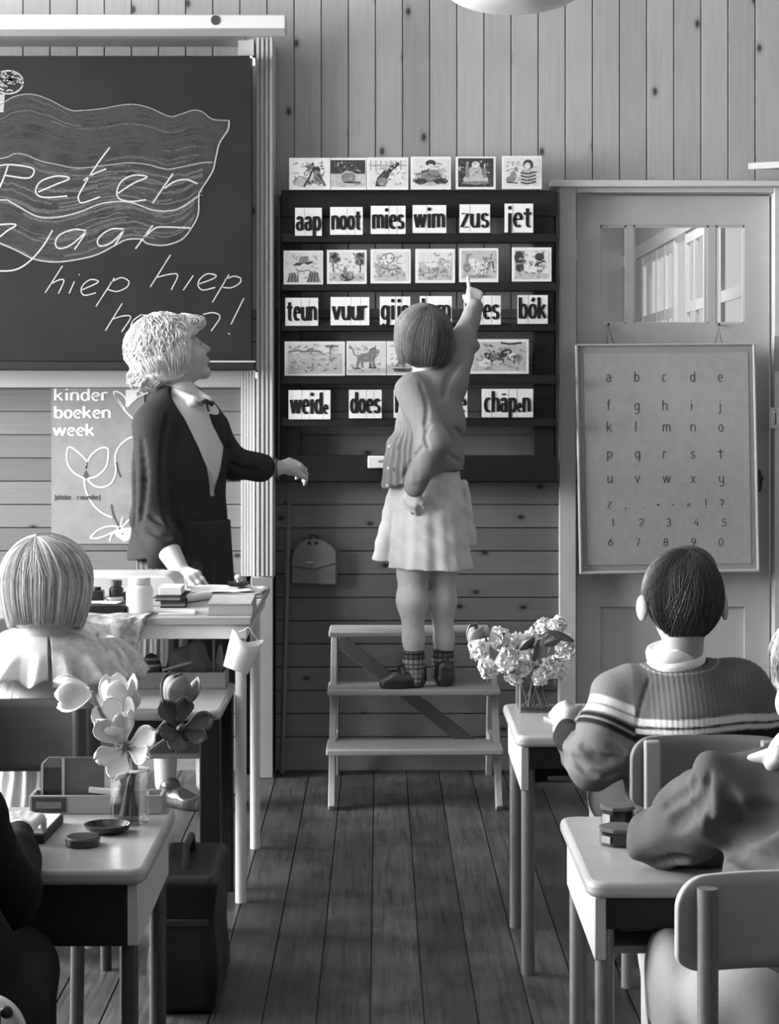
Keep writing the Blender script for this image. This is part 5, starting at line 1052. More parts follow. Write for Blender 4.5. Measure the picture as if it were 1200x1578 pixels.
for i, (px, py, d, r_) in enumerate(((738, 1002, 4.58, .03), (752, 1030, 4.55, .03), (770, 985, 4.62, .032), (782, 1018, 4.52, .034), (790, 1042, 4.54, .026), (800, 990, 4.66, .028), (822, 985, 4.64, .03), (838, 966, 4.62, .026), (858, 965, 4.6, .026), (868, 992, 4.58, .03), (872, 1010, 4.56, .028), (848, 1030, 4.54, .03), (832, 1044, 4.52, .024), (815, 1015, 4.6, .028), (862, 1036, 4.58, .022), (806, 1030, 4.53, .024))): pompom(px, py, d, r_, 40+i)
for i, (px, py, d, ax, L, W_) in enumerate(((862, 980, 4.5, (1, -.1, -.35), .072, .010), (812, 992, 4.53, (.5, -.2, .5), .05, .014), (826, 1003, 4.53, (-.2, -.1, -.8), .05, .015), (850, 990, 4.52, (.6, -.1, .2), .04, .012))):
    a = P(px, py, d); ax = nrm(ax); s = nrm(np.cross(ax, (0, 1, .2))); c = MB(); c.grid([[a+ax*L*(u-.5)+s*W_*v*math.sin(math.pi*(.06+.88*u))+np.array([0, .008*v*v-.01*u, 0]) for v in (-1, -.4, .4, 1)] for u in np.linspace(0, 1, 9)]); o = c.build('leaf', M_leaf, v2, recalc=False, solid=.001)
bloom('tulip', 'grey closed tulip leaning out toward the steps from the bouquet', P(723, 990, 4.62), (.55, -.2, 1), .021, .046, .0, flat('petal_dull', .24, .6, .2, .12, 30), vq2+np.array([-.02, 0, .01]), bend=vq2+np.array([-.06, 0, .10]), spread=.75)
for i, (px, y, rot, lab) in enumerate(((905, 4.40, .3, 'flat sheet under the striped boy\'s fist'), (925, 4.48, -.1, 'pale copybook behind the striped boy\'s fist'))):
    q = np.array([P(px, 0, y)[0], y, H+.0004+.005*i]); c = MB(); c.obox(q+(0, 0, .0021), (.07, .07*rot, 0), (-.09*rot, .09, 0), (0, 0, .0019)); loose(('paper_sheet', 'copybook')[i], lab, ('paper', 'book')[i], None, c, flat('folder_pale', .42), q)
# ================================================================ PEOPLE
M_skin = toned('skin', .55, .3, .06, 50, .04)
M_knit_grey = toned('knit_grey', .85, .1, .12, 120, .25); M_cloth = toned('woven_cloth', .8, .12, .1, 140, .15)
def hand(S_, wrist, d, back, thumb_side, L, curls, thumb=(.35, .35), thumb_out=.75, sc=1.0):
    """palm, four unequal jointed fingers and a thumb that leaves the side of the palm"""
    wrist = np.asarray(wrist, float); d = nrm(d); n = nrm(np.asarray(back, float)-d*np.dot(back, d)); s = nrm(np.cross(d, n))
    if np.dot(s, thumb_side) < 0: s = -s
    kn = []
    for i, (o, f) in enumerate(((.165, .50), (.055, .53), (-.055, .51), (-.16, .46))):
        k = wrist+d*L*f+s*L*o*sc+n*L*.01; kn.append(k)
        S_.cap(wrist+d*L*.06+s*L*o*.55, k, .078*L, .062*L, .018*L*3)
    S_.cap(wrist+d*L*.2+s*L*.14, wrist+d*L*.42+s*L*.17, .085*L, .05*L, .05*L)
    for i, (k, ln, cu) in enumerate(zip(kn, (.94, 1.04, .96, .76), curls)):
        a = 0; p = k; dd = d+s*(.10, .02, -.04, -.12)[i]; dd = nrm(dd); r0 = (.05, .052, .049, .043)[i]*L
        for seg, (q, cang) in enumerate(zip((.235, .15, .115), cu)):
            a += cang; v = dd*math.cos(a)-n*math.sin(a); e = p+v*q*ln*L
            S_.cap(p, e, r0*(1-.09*seg), r0*(1-.09*(seg+1)), .006 if seg else .012); p = e
    b = wrist+d*L*.2+s*L*.17; v = nrm(d*.75+s*thumb_out-n*thumb[0]); e = b+v*L*.22; S_.cap(b, e, .066*L, .055*L, .02)
    v2 = nrm(v*.8+d*.45-n*thumb[1]-s*.15); S_.cap(e, e+v2*L*.19, .054*L, .042*L, .008)
RELAX = [(.25, .35, .25), (.3, .4, .3), (.35, .45, .3), (.4, .5, .3)]; FIST = [(1.25, 1.5, .9)]*4
def head(S_, c, R, H_, child=True, neck_to=None, neck_r=.05, ear=True, jaw=1.0):
    c = np.asarray(c, float)
    L = lambda x, y, z: c+R@(np.array([x, y, z])*H_)
    E_ = lambda p, r, k=.02, mode='u': S_.ell(L(*p), np.array(r)*H_, R, k*H_*5, mode)
    E_((0, -.08, .13), (.36 if child else .345, .43, .37))
    E_((0, .12, -.12), (.29*jaw, .3, .36)); S_.cap(L(-.2*jaw, .02, -.24), L(0, .29, -.4), .1*H_, .085*H_, .06*H_); S_.cap(L(.2*jaw, .02, -.24), L(0, .29, -.4), .1*H_, .085*H_, .06*H_)
    E_((0, .315, -.42), (.085, .07, .065), .012); E_((-.17, .26, -.12), (.1, .1, .1)); E_((.17, .26, -.12), (.1, .1, .1))
    S_.cap(L(-.17, .33, .09), L(.17, .33, .09), .05*H_, None, .05*H_)
    S_.cap(L(0, .385, .05), L(0, .475 if not child else .455, -.10), .032*H_, .046*H_, .03*H_); S_.cap(L(-.055, .40, -.125), L(.055, .40, -.125), .042*H_, None, .02*H_)
    E_((0, .405, -.225), (.095, .04, .024), .008); E_((0, .40, -.275), (.08, .045, .028), .008)
    for sx in (-1, 1):
        E_((sx*.14, .43, .02), (.085, .08, .05), .01, 's'); E_((sx*.135, .335, .015), (.062, .062, .055), .004)
        S_.cap(L(sx*.08, .375, .05), L(sx*.2, .335, .045), .018*H_, .014*H_, .012*H_)
        if ear:
            Re = R@np.array([[1, 0, 0], [0, math.cos(.2), -math.sin(.2)], [0, math.sin(.2), math.cos(.2)]]); 
            S_.ell(L(sx*.375, -.03, -.03), np.array([.04, .095, .145])*H_, Re, .02*H_*2); S_.ell(L(sx*.41, 0, -.02), np.array([.03, .05, .09])*H_, Re, .02*H_, 's')
    if neck_to is not None: S_.cap(L(0, -.12, -.3), neck_to, neck_r*.96, neck_r, .025)
    return L
def lips_tone(L, H_, base=.44):
    pl = L(0, .43, -.25); pe = [L(-.135, .385, .015), L(.135, .385, .015)]; pb = [L(-.14, .39, .105), L(.14, .39, .105)]
    def f(V):
        t = np.full(len(V), base)
        t = np.where(np.linalg.norm(V-pl, axis=1) < .075*H_, base*.62, t)
        for p in pe: t = np.where(np.linalg.norm(V-p, axis=1) < .042*H_, .08, t)
        for p in pb: t = np.where(np.linalg.norm((V-p)*np.array([1, 1, 2.2]), axis=1) < .06*H_, base*.55, t)
        return t
    return f
def strands(mb, c, R, rad, n, pole, low, face=None, zend=-.5, curl=.25, r=.0012, seed=1, wav=0., lift=(-.01, .05), clump=0, spread0=.02, mats=3, jit=.06, end_fn=None, nseg=7, wavn=7):
    """locks that leave a crown, follow the skull, then hang: rad = radii (right, forward, up)"""
    rr = np.random.default_rng(seed); c = np.asarray(c, float); rad = np.asarray(rad, float); pole = nrm(pole)
    e1 = nrm(np.cross(pole, (0, 1, .1))); e2 = np.cross(pole, e1); cl = rr.uniform(0, 2*math.pi, clump) if clump else None
    for i in range(n):
        ph = rr.uniform(0, 2*math.pi)
        if clump: ph = cl[rr.integers(clump)]+rr.normal(0, .045)
        lf = 1+rr.uniform(*lift); th0 = rr.uniform(spread0*.3, spread0+.25); pts = []; e = e1*math.cos(ph)+e2*math.sin(ph); th = th0; last = None; wob = rr.uniform(0, 6.28); dph = rr.normal(0, jit)
        zlow = low+rr.uniform(-.06, .06)
        while th < 2.6:
            dd = pole*math.cos(th)+(e*math.cos(dph*th)+np.cross(pole, e)*math.sin(dph*th))*math.sin(th)
            q = rad*dd*lf; az = math.atan2(dd[1], dd[0])
            lim = end_fn(az, dd) if end_fn else None
            if lim is not None and dd[2] < lim: break
            if lim is None and dd[2] < -.02: last = (dd, q); break
            q = q+wav*rad*np.array([math.sin(wavn*th+wob), math.cos(wavn*th+wob), math.sin(wavn*th*.8+wob)])*.06
            pts.append(c+R@q); th += .17
        if last is not None:
            dd, q = last; az = math.atan2(dd[1], dd[0])
            if face is not None and abs(az-math.pi/2) < face: 
                if len(pts) < 3: continue
                pts = pts[:max(3, int(len(pts)*.8))]
            else:
                z1 = zlow*rad[2]
                for t in np.linspace(0, 1, nseg):
                    k = 1-curl*t*t; w_ = wav*.05*t
                    p = np.array([q[0]*k, q[1]*k, lerp(q[2], z1, t)])+w_*rad*np.array([math.sin(6*t+wob), math.cos(6*t+wob), 0]); pts.append(c+R@p)
        if len(pts) < 3: continue
        m = len(pts); r0 = r*rr.uniform(.7, 1.4); rs = r0*np.clip(np.minimum(1.2*(1-np.linspace(0, 1, m)**3)+.15, .5+np.linspace(0, 1, m)*4), .1, 1)
        mb.mi = int(rr.integers(mats)); mb.tube(pts, rs, 4, cap=False)
def hair_mats(name, a, rough=.4, spec=.5): return [flat(name+k, a*f, rough, spec, .15, 60) for k, f in (('_light', 1.18), ('', .95), ('_deep', .72))]
def skirt_op(S_, c0, c1, r0, r1, n, amp, ph=0, hem=None, yaw=0, k=.01, top_in=.01):
    c0 = np.asarray(c0, float); c1 = np.asarray(c1, float); L = c0[2]-c1[2]; m = max(r1[0], r1[1], r0[0], r0[1])*1.25; ca, sa = math.cos(yaw), math.sin(yaw)
    def fn(X, Y, Z):
        t = np.clip((c0[2]-Z)/L, 0, 1); x = X-(c0[0]+(c1[0]-c0[0])*t); y = Y-(c0[1]+(c1[1]-c0[1])*t); x, y = x*ca+y*sa, -x*sa+y*ca
        rx = r0[0]+(r1[0]-r0[0])*t; ry = r0[1]+(r1[1]-r0[1])*t; a = np.arctan2(y, x)
        q = np.sqrt((x/rx)**2+(y/ry)**2); f = 1+amp*(.25+t)*(np.cos(n*a+ph)*.75+.35*np.cos(2.3*n*a+1.3)); d = (q-f)*np.minimum(rx, ry)*.85
        zb = c1[2]+(hem(X, Y) if hem else 0)
        return np.maximum(np.maximum(d, Z-c0[2]), zb-Z)
    return S_.op(np.minimum(c0, c1)-(m, m, .05), np.maximum(c0, c1)+(m, m, .02), fn, k)
def shoe(S_, heel, toe, w_=.03, h_=.045, sole=.012):
    heel, toe = np.asarray(heel, float), np.asarray(toe, float); d = nrm(toe-heel); mid = lerp(heel, toe, .62)
    up = np.array([0, 0, 1.]); z0 = heel[2]
    S_.cap(heel+d*w_*.8+up*.028, mid+up*.026, w_*.82, w_*.9, .015); S_.cap(mid+up*.026, toe-d*w_*.75+up*.018, w_*.9, w_*.62, .015); S_.cap(heel+d*w_*.75+up*.03, heel+d*w_*.75+up*h_, w_*.8, w_*.82, .01)
    S_.op(np.minimum(heel, toe)-.08, np.maximum(heel, toe)+.02, lambda X, Y, Z: np.where(Z-z0 < 0, 1., -1.)*0+(z0-Z)*-1, .004, 's') if False else None
def clip_below(S_, z0): 
    S_.op(S_.lo, S_.lo+S_.n*S_.h, lambda X, Y, Z: (Z-z0)+0*X+0*Y, .002, 's')

# ---------------------------------------------------------------- THE GIRL ON THE STEPS
D = 6.20
g = thing('person', 'girl with dark bob, grey cardigan and pale skirt pointing at a card', 'person', (P(665, 0, D)[0], 6.2, .36))
Hc, Rg = P(649, 522, D), frame((-.5, .84, .12))
S1 = SDF((-.12, 5.86, .34), (.38, 6.62, 1.78), .0032)
LG = head(S1, Hc, Rg, .195, True, P(662, 590, 6.2), .043)
sh_l, el_l, wr_l = P(634, 602, 6.13), P(668, 682, 6.00), P(639, 750, 6.03)
sh_r, el_r, wr_r = P(698, 590, 6.2), P(713, 524, 6.30), P(731, 474, 6.385)
S1.chain([P(662, 600, 6.2), P(662, 680, 6.2), P(658, 770, 6.2)], [.07, .08, .085], .03)
S1.chain([sh_l, el_l, wr_l], [.034, .03, .021]); S1.chain([sh_r, el_r, wr_r], [.034, .03, .021])
hand(S1, wr_r, (.04, .42, .91), (0.2, -.9, .4), (-1, 0, .1), .122, [(.0, .05, .05), (1.25, 1.45, .8), (1.35, 1.5, .8), (1.4, 1.5, .8)], (.75, .5), .35)
hand(S1, wr_l, P(632, 775, 6.06)-wr_l, (-.35, -.9, .1), (.9, -.3, -.1), .12, RELAX, (.2, .2), .7)
for px, dd, foot in ((635, 6.18, 0), (681, 6.23, 1)):
    x = px
    pts = [P(x+2, 800, dd), P(x+1, 880, dd), P(x, 925, dd-.008), P(x+(2 if not foot else 3), 985, dd), P(x+(4 if not foot else 3), 1035, dd)]
    rs = ([.062, .047, .047, .031, .027] if not foot else [.058, .043, .043, .029, .026]); S1.chain(pts, rs, .03)
body = S1.mesh('body', M_skin, g, tone=lips_tone(LG, .195, .56))
# cardigan
S2 = SDF((-.10, 5.88, .98), (.40, 6.56, 1.72), .0035)
S2.chain([P(664, 603, 6.2), P(664, 650, 6.2), P(658, 705, 6.2), P(655, 745, 6.2)], [.088, .108, .116, .121], .03)
S2.cap(P(640, 605, 6.15), P(690, 598, 6.2), .052, .052, .03)
S2.cap(P(612, 690, 6.16), P(606, 745, 6.15), .03, .035, .05)
S2.chain([sh_l, el_l, wr_l], [.055, .05, .034], .025); S2.chain([sh_r, el_r], [.05, .047], .025); S2.chain([el_r, wr_r-(wr_r-el_r)*.0], [.041, .03], .012)
S2.ell(lerp(sh_r, el_r, .86)+(.012, 0, .0), (.05, .042, .03), k=.01)
ax_ = P(660, 680, 6.2)
def rib(X, Y, Z):
    a = np.arctan2(Y-ax_[1], X-ax_[0]); m_ = np.clip((ax_[0]-.02-X)/.03, 0, 1)*np.clip((1.27-Z)/.1, 0, 1)
    return .0022*np.sin(42*a)*m_+.0016*np.sin(70*Z+25*X)*np.sin(38*X+20*Y)
S2.op(S2.lo, S2.lo+S2.n*S2.h, rib, 0, 'add')
zc = P(0, 752, 6.2)[2]
S2.op(S2.lo, (S2.lo+S2.n*S2.h)*[1, 1, 0]+(0, 0, zc+.13), lambda X, Y, Z: np.where((np.abs(X-wr_l[0]) < .0) & (Z > 9), 1, (Z-(zc+.30*np.clip(X-.02, 0, .2)))), .004, 's')
S2.chain([lerp(el_l, wr_l, .55), wr_l], [.040, .034], .012)
S2.crease([(648, 592), (658, 625), (655, 660)], .003, .012); S2.crease([(706, 560), (692, 580), (684, 612)], .004, .016); S2.crease([(650, 690), (632, 712), (622, 738)], .003, .012); S2.crease([(662, 655), (655, 672), (660, 690)], .003, .01); S2.crease([(700, 660), (712, 672), (716, 690)], .003, .012); S2.crease([(690, 700), (708, 712)], .003, .012)
car = S2.mesh('cardigan', M_knit_grey, g, tone=.235)
for py in (688, 722, 748):
    c = MB(); q = P(598+(748-py)*.06-1, py, 6.1); c.ell(q, (.006, .006, .006), None, 8); c.build('button', flat('button_white', .75, .3, .5, .03, 20), car)
# dress
S3 = SDF((-.12, 5.98, .70), (.40, 6.44, 1.08), .0035)
skirt_op(S3, P(658, 725, 6.2), P(662, 875, 6.2), (.105, .105), (.135, .135), 7, .045, .6, hem=lambda X, Y: .0-.03*(X-.16))
skirt_op(S3, P(625, 735, 6.23), P(603, 862, 6.25), (.05, .07), (.068, .09), 3, .1, .2, k=.004)
S3.cap(P(715, 745, 6.2), P(726, 835, 6.2), .014, .02, .006)
S3.op(S3.lo, S3.lo+S3.n*S3.h, lambda X, Y, Z: .0022*np.sin(85*Z+30*X)*np.sin(22*Z+55*X), 0, 'add')
S3.mesh('skirt', M_cloth, g, tone=.6)
# hair
S4 = SDF(Hc-.17, Hc+.17, .003); hc = Hc+Rg@np.array([0, -.012, .02])
S4.ell(hc, (.088, .098, .092), Rg, .02); S4.cap(hc+Rg@np.array([-.034, -.022, -.03]), hc+Rg@np.array([-.03, -.018, -.075]), .048, .036, .03); S4.cap(hc+Rg@np.array([.034, -.022, -.03]), hc+Rg@np.array([.03, -.018, -.075]), .048, .036, .03); S4.cap(hc+Rg@np.array([0, -.035, -.03]), hc+Rg@np.array([0, -.03, -.075]), .05, .036, .03)
S4.ell(hc+Rg@np.array([0, .11, -.09]), (.066, .07, .1), Rg, .01, 's'); S4.op(S4.lo, S4.lo+S4.n*S4.h, lambda X, Y, Z: (Z-(Hc[2]-.108)), .006, 's')
HG = [flat('brown_hair_light', .14, .55, .3, .2, 60), flat('brown_hair', .10, .6, .25, .2, 60), flat('brown_hair_deep', .07, .55, .3, .2, 60)]
S4.mesh('hair', HG[1], g)
c = MB(); strands(c, hc, Rg, (.091, .101, .095), 2000, (-.08, -.35, .95), -1.06, face=.75, curl=.22, r=.0017, seed=3, lift=(-.0, .03)); c.build('hair', HG, g, recalc=False)
# socks and shoes
for (ax, hx, tx, hd, td, dd) in ((639, 655, 582, 6.20, 6.15, 6.18), (684, 686, 680, 6.18, 6.36, 6.23)):
    ank = P(ax, 1035, dd); S5 = SDF(ank-(.08, .08, .06), ank+(.08, .08, .08), .0025)
    S5.chain([P(ax-1, 1008, dd), P(ax, 1022, dd), P(ax, 1046, dd)], [.034, .033, .029], .006); S5.cap(P(ax-2, 1011, dd), P(ax-2, 1019, dd), .036, .036, .004)
    S5.mesh('sock', M_cloth, g, tone=lambda V: np.where(np.abs(((V[:, 2]*1.0) % .016)-.008) < .0022, .07, np.where(np.abs(((np.arctan2(V[:, 1]-ank[1], V[:, 0]-ank[0])*.037) % .018)-.009) < .0022, .09, .33))*np.where(V[:, 2] > ank[2]+.044, .35, 1))
    heel = np.array([P(hx, 0, hd)[0], hd, .3602]); toe = np.array([P(tx, 0, td)[0], td, .3602]); lo = np.minimum(heel, toe)-.06; hi = np.maximum(heel, toe)+.06; lo[2] = .345; hi[2] = .47
    S6 = SDF(lo, hi, .0025); shoe(S6, heel, toe, .041, .058); dd_ = nrm(toe-heel)
    pos = heel+dd_*.09+(0, 0, .062); S6.ell(pos, (.022, .03, .022), frame(dd_), .012, 's')
    S6.op(lo, hi, lambda X, Y, Z: (Z-.3605)+0*X+0*Y, .002, 's'); sho = S6.mesh('shoe', flat('shoe_leather', .035, .25, .6, .25, 40), g)
    c = MB(); k = heel+dd_*.085+(0, 0, .062); sd = np.cross(dd_, (0, 0, 1)); c.tube(catmull(np.array([k-sd*.032-(0, 0, .02), k-sd*.02+(0, 0, .002), k+(0, 0, .008), k+sd*.02+(0, 0, .002), k+sd*.032-(0, 0, .02)]), 4), .0045, 8); c.build('strap', flat('shoe_leather', .035), sho)
    c = MB(); c.ell(k+(0, 0, .013), (.012, .009, .006), None, 8); c.build('bow', flat('shoe_leather', .035), sho)

# ---------------------------------------------------------------- THE TEACHER
t = thing('person', 'blond woman in dark jacket and white blouse, leaning on the crowded table', 'person', (P(290, 0, 6.03)[0], 6.03, 0))
Rt = frame((.91, .2, .36)); Ht = P(271, 546, 6.0); HH = .212
S1 = SDF((-.90, 5.50, 0), (-.14, 6.50, 1.62), .0036)
LT = head(S1, Ht, Rt, HH, False, P(272, 625, 6.0), .05, ear=False, jaw=.95)
fT = nrm([.75, -.66, 0]); rT = nrm(np.cross(fT, (0, 0, 1)))
shr, elr, wrr = P(238, 660, 5.88), P(232, 800, 5.84), P(278, 880, 5.70)
shl, ell_, wrl = P(322, 665, 6.12), P(360, 718, 6.17), P(428, 721, 6.25)
S1.chain([P(272, 640, 6.0), P(282, 720, 6.0), P(285, 850, 6.02)], [.09, .1, .11], .03)
S1.chain([shr, elr, lerp(elr, wrr, .45), wrr], [.045, .04, .04, .027], .02); S1.chain([shl, ell_, lerp(ell_, wrl, .5), wrl], [.045, .038, .034, .026], .02)
ht = np.array([P(300, 0, 5.60)[0], 5.60, TZ+.022]); hand(S1, wrr, ht-wrr, (-.2, -.35, .9), (-.3, -.6, .2), .165, [(.35, .3, .2), (.4, .3, .2), (.42, .35, .2), (.45, .4, .2)], (.25, .1), .7)
hand(S1, wrl, P(480, 712, 6.36)-wrl, (-.1, -.65, .75), (.2, -.7, -.6), .165, [(.75, .55, .3), (.55, .7, .45), (.65, .75, .45), (.8, .8, .5)], (.35, .15), .5)
for px, dd in ((255, 6.06), (318, 6.06)):
    x = P(px, 0, dd)[0]; S1.chain([(x, dd, .8), (x, dd+.01, .48), (x, dd-.0, .36), (x, dd, .2), (x, dd, .07)], [.065, .055, .055, .04, .034], .03)
body = S1.mesh('body', M_skin, t, tone=lips_tone(LT, HH, .40))
# blouse
S2 = SDF((-.86, 5.70, .80), (-.22, 6.32, 1.40), .004)
RT = np.stack([rT, fT, np.array([0, 0, 1.])], 1)
S2.ell(P(286, 700, 6.0), (.15, .104, .19), RT, .03); S2.ell(P(284, 640, 6.0), (.12, .075, .06), RT, .05); S2.ell(P(284, 790, 6.02), (.12, .085, .18), RT, .03)
S2.cap(P(276, 606, 6.0), P(276, 640, 6.0), .058, .07, .02)
blo = S2.mesh('blouse', M_cloth, t, tone=.60)
S2 = SDF(P(275, 615, 6.0)-.11, P(275, 615, 6.0)+.11, .0028)
for sx in (1, -1):
    a = P(276, 602, 6.0)+RT@np.array([sx*.05, .0, .006]); b = P(283, 617, 6.0)+RT@np.array([sx*.03, .075, -.002]); S2.cap(a, b, .017, .016, .004); S2.cap(b, b+RT@np.array([sx*.012, -.012, -.02]), .016, .012, .008)
S2.mesh('collar', M_cloth, t, tone=.75)
c = MB(); k = P(284, 618, 6.0)+RT@np.array([0, .098, .002]); c.ell(k, (.007, .007, .006), None, 8); c.tube([k, k+RT@np.array([.026, .004, -.012])], [.004, .009], 8); c.tube([k, k+RT@np.array([-.026, .004, -.012])], [.004, .009], 8); c.tube([k, k+RT@np.array([-.008, .006, -.035])], [.003, .005], 6); c.build('bow', flat('bow_dark', .04, .6, .2, .1, 30), t)
# jacket
S3 = SDF((-.92, 5.60, .68), (-.20, 6.42, 1.42), .0038)
S3.ell(P(280, 705, 6.0), (.168, .118, .20), RT, .03); S3.ell(P(279, 645, 6.0), (.145, .088, .06), RT, .05); S3.ell(P(278, 800, 6.02), (.172, .128, .20), RT, .04); S3.ell(P(278, 860, 6.02), (.185, .145, .13), RT, .04)
S3.chain([shr, elr, lerp(elr, wrr, .42)], [.066, .062, .054], .02); S3.chain([shl, lerp(shl, ell_, .9), lerp(ell_, wrl, .64)], [.062, .055, .047], .02); S3.cap(lerp(elr, wrr, .28), lerp(elr, wrr, .45), .060, .057, .004)
S3.cap(shr+(0, 0, .01), P(262, 612, 5.97), .06, .045, .04); S3.cap(shl+(0, 0, .01), P(292, 612, 6.05), .055, .04, .04)
# neck opening and the long open front
S3.cap(P(273, 596, 6.0), P(276, 622, 6.0), .058, .058, .01, 's')
poly = [P(*p, 5.88)[[0, 2]] for p in ((255, 585), (300, 585), (304, 612), (320, 645), (340, 690), (334, 730), (326, 766), (321, 766), (316, 720), (305, 690), (283, 645), (262, 612))]
def in_poly(X, Z):
    d = np.full(np.broadcast(X, Z).shape, 1e3, np.float32); ins = np.zeros(d.shape, bool); n = len(poly)
    for i in range(n):
        a, b = poly[i], poly[(i+1) % n]; e = b-a; wx, wz = X-a[0], Z-a[1]; tt_ = np.clip((wx*e[0]+wz*e[1])/np.dot(e, e), 0, 1); d = np.minimum(d, np.hypot(wx-tt_*e[0], wz-tt_*e[1]))
        cnd = ((a[1] <= Z) & (b[1] > Z)) | ((b[1] <= Z) & (a[1] > Z)); xi = a[0]+(Z-a[1])/(e[1] if abs(e[1]) > 1e-9 else 1e-9)*e[0]; ins ^= cnd & (X < xi)
    return np.where(ins, -d, d)
cenT = P(280, 700, 6.0)
S3.op((-.9, 5.6, .9), (-.2, 6.3, 1.4), lambda X, Y, Z: np.maximum(in_poly(X, Z)[:, :1, :]+0*Y, -((X-cenT[0])*fT[0]+(Y-cenT[1])*fT[1]-.02)), .004, 's')
S3.op(S3.lo, S3.lo+S3.n*S3.h, lambda X, Y, Z: .0026*np.sin(26*Z+14*X)*np.sin(30*X-22*Y+8*Z)+.002*np.sin(60*(X+.6*Y))*np.clip((1.25-Z)/.3, 0, 1), 0, 'add')
zh = P(0, 846, 6.0)[2]
S3.op(S3.lo, (S3.lo+S3.n*S3.h)*[1, 1, 0]+(0, 0, zh+.05), lambda X, Y, Z: np.where((Y < 5.86) & (Z > .775), 1., Z-(zh-.025*np.clip((-.60-X)/.15, 0, 1.4)+.0)), .004, 's')
S3.cap(lerp(elr, wrr, .2), lerp(elr, wrr, .45), .059, .057, .004)
S3.crease([(258, 640), (250, 700), (252, 780), (262, 812)], .004, .014); S3.crease([(218, 680), (224, 740), (218, 800)], .004, .016); S3.crease([(226, 815), (246, 826), (262, 828)], .004, .012); S3.crease([(232, 796), (250, 806)], .004, .012); S3.crease([(206, 700), (208, 760), (206, 830)], .003, .014); S3.crease([(350, 712), (372, 722), (395, 724)], .003, .012)
jk = S3.mesh('jacket', M_knit_grey, t, tone=.030)
# skirt
S4 = SDF((-.95, 5.70, .36), (-.20, 6.36, .98), .005)
skirt_op(S4, P(284, 800, 6.03), (P(281, 0, 6.03)[0], 6.04, .40), (.165, .135), (.20, .17), 22, .03, 0, yaw=-.85)
S4.mesh('skirt', M_cloth, t, tone=lambda V: np.where(V[:, 0] < P(258, 0, 6.0)[0], np.where(np.sin(V[:, 0]*330) > .2, .10, .04), .03))  # left pleats toned paler in stripes: window light painted onto the dark cloth
# hair: thick waved bob
S5 = SDF(Ht-.20, Ht+.20, .003); ht0 = Ht+Rt@np.array([0, -.02, .03])
S5.ell(ht0, (.098, .112, .1), Rt, .02); S5.ell(P(248, 545, 5.98), (.082, .09, .09), None, .03); S5.ell(P(240, 568, 5.98), (.066, .08, .06), None, .02); S5.ell(P(282, 505, 6.0), (.06, .075, .034), Rt, .02); S5.ell(P(294, 498, 6.0), (.03, .05, .026), Rt, .02); S5.ell(P(232, 588, 5.99), (.034, .06, .026), None, .01)
S5.cap(P(268, 545, 5.925), P(258, 578, 5.925), .022, .016, .02); S5.cap(P(283, 518, 5.915), P(272, 555, 5.92), .016, .016, .015)
rr_ = np.random.default_rng(5)
for i in range(90):
    a = nrm(rr_.normal(size=3)); 
    if np.dot(a, Rt[:, 1]) > .45: continue
    S5.ell(P(252, 542, 5.98)+a*np.array([.085, .098, .092]), (.017, .02, .014), frame(np.cross(a, rr_.normal(size=3))), .012)
S5.ell(LT(0, .42, -.1), (.085, .075, .125), Rt, .012, 's')
S5.ell(P(295, 505, 6.0), (.026, .05, .017), Rt, .014); S5.ell(P(287, 513, 5.97), (.026, .045, .02), Rt, .014)
HT = hair_mats('blond_hair', .62, .45, .4)
S5.mesh('hair', HT[1], t)
c = MB(); strands(c, P(252, 538, 5.98), Rt, (.106, .114, .106), 1500, (.05, -.1, 1), -.85, face=1.05, curl=.4, r=.0017, seed=8, wav=1.3, lift=(-.1, .07), clump=90, jit=.25); c.build('hair', HT, t, recalc=False)
c = MB(); strands(c, P(280, 516, 6.0), Rt, (.07, .075, .062), 260, (-.5, -.5, .7), -.1, curl=.1, r=.0016, seed=9, wav=1.3, lift=(-.12, .06), jit=.4, end_fn=lambda az, d: .12); c.build('hair', HT, t, recalc=False)
c = MB(); strands(c, P(290, 503, 6.0), Rt, (.048, .05, .030), 260, (-.3, -.2, .95), -.1, curl=.1, r=.0015, seed=15, wav=1.8, lift=(-.15, .14), jit=.6, end_fn=lambda az, d: -.75, wavn=9); strands(c, P(238, 575, 5.98), None if False else Rt, (.062, .078, .046), 260, (.2, -.2, 1), -.6, curl=.3, r=.0016, seed=16, wav=1.6, lift=(-.05, .12), jit=.5, end_fn=lambda az, d: -.9, wavn=8); c.build('hair', HT, t, recalc=False)
c = MB(); k = lerp(ell_, wrl, .97); c.tube([k+P(0, 0, 6)*0+np.array([0, .028*math.cos(a), .028*math.sin(a)]) for a in np.linspace(0, 6.4, 22)], .0045, 8, cap=False); c.build('bracelet', flat('bracelet_dark', .05, .3, .5, .1, 30), t)
for hx, tx, dd in ((250, 296, 6.06), (312, 356, 6.06)):
    heel = np.array([P(hx, 0, dd)[0], dd, .0005]); toe = np.array([P(tx, 0, dd)[0]+.06, dd-.1, .0005]); lo = np.minimum(heel, toe)-.06; hi = np.maximum(heel, toe)+.08; lo[2] = -.01; hi[2] = .12
    S6 = SDF(lo, hi, .0035); shoe(S6, heel, toe, .042, .06); S6.ell(heel+nrm(toe-heel)*.12+(0, 0, .07), (.06, .036, .036), frame(toe-heel), .012, 's'); S6.op(lo, hi, lambda X, Y, Z: (Z-.001)+0*X+0*Y, .002, 's'); S6.mesh('shoe', flat('shoe_leather', .035), t)

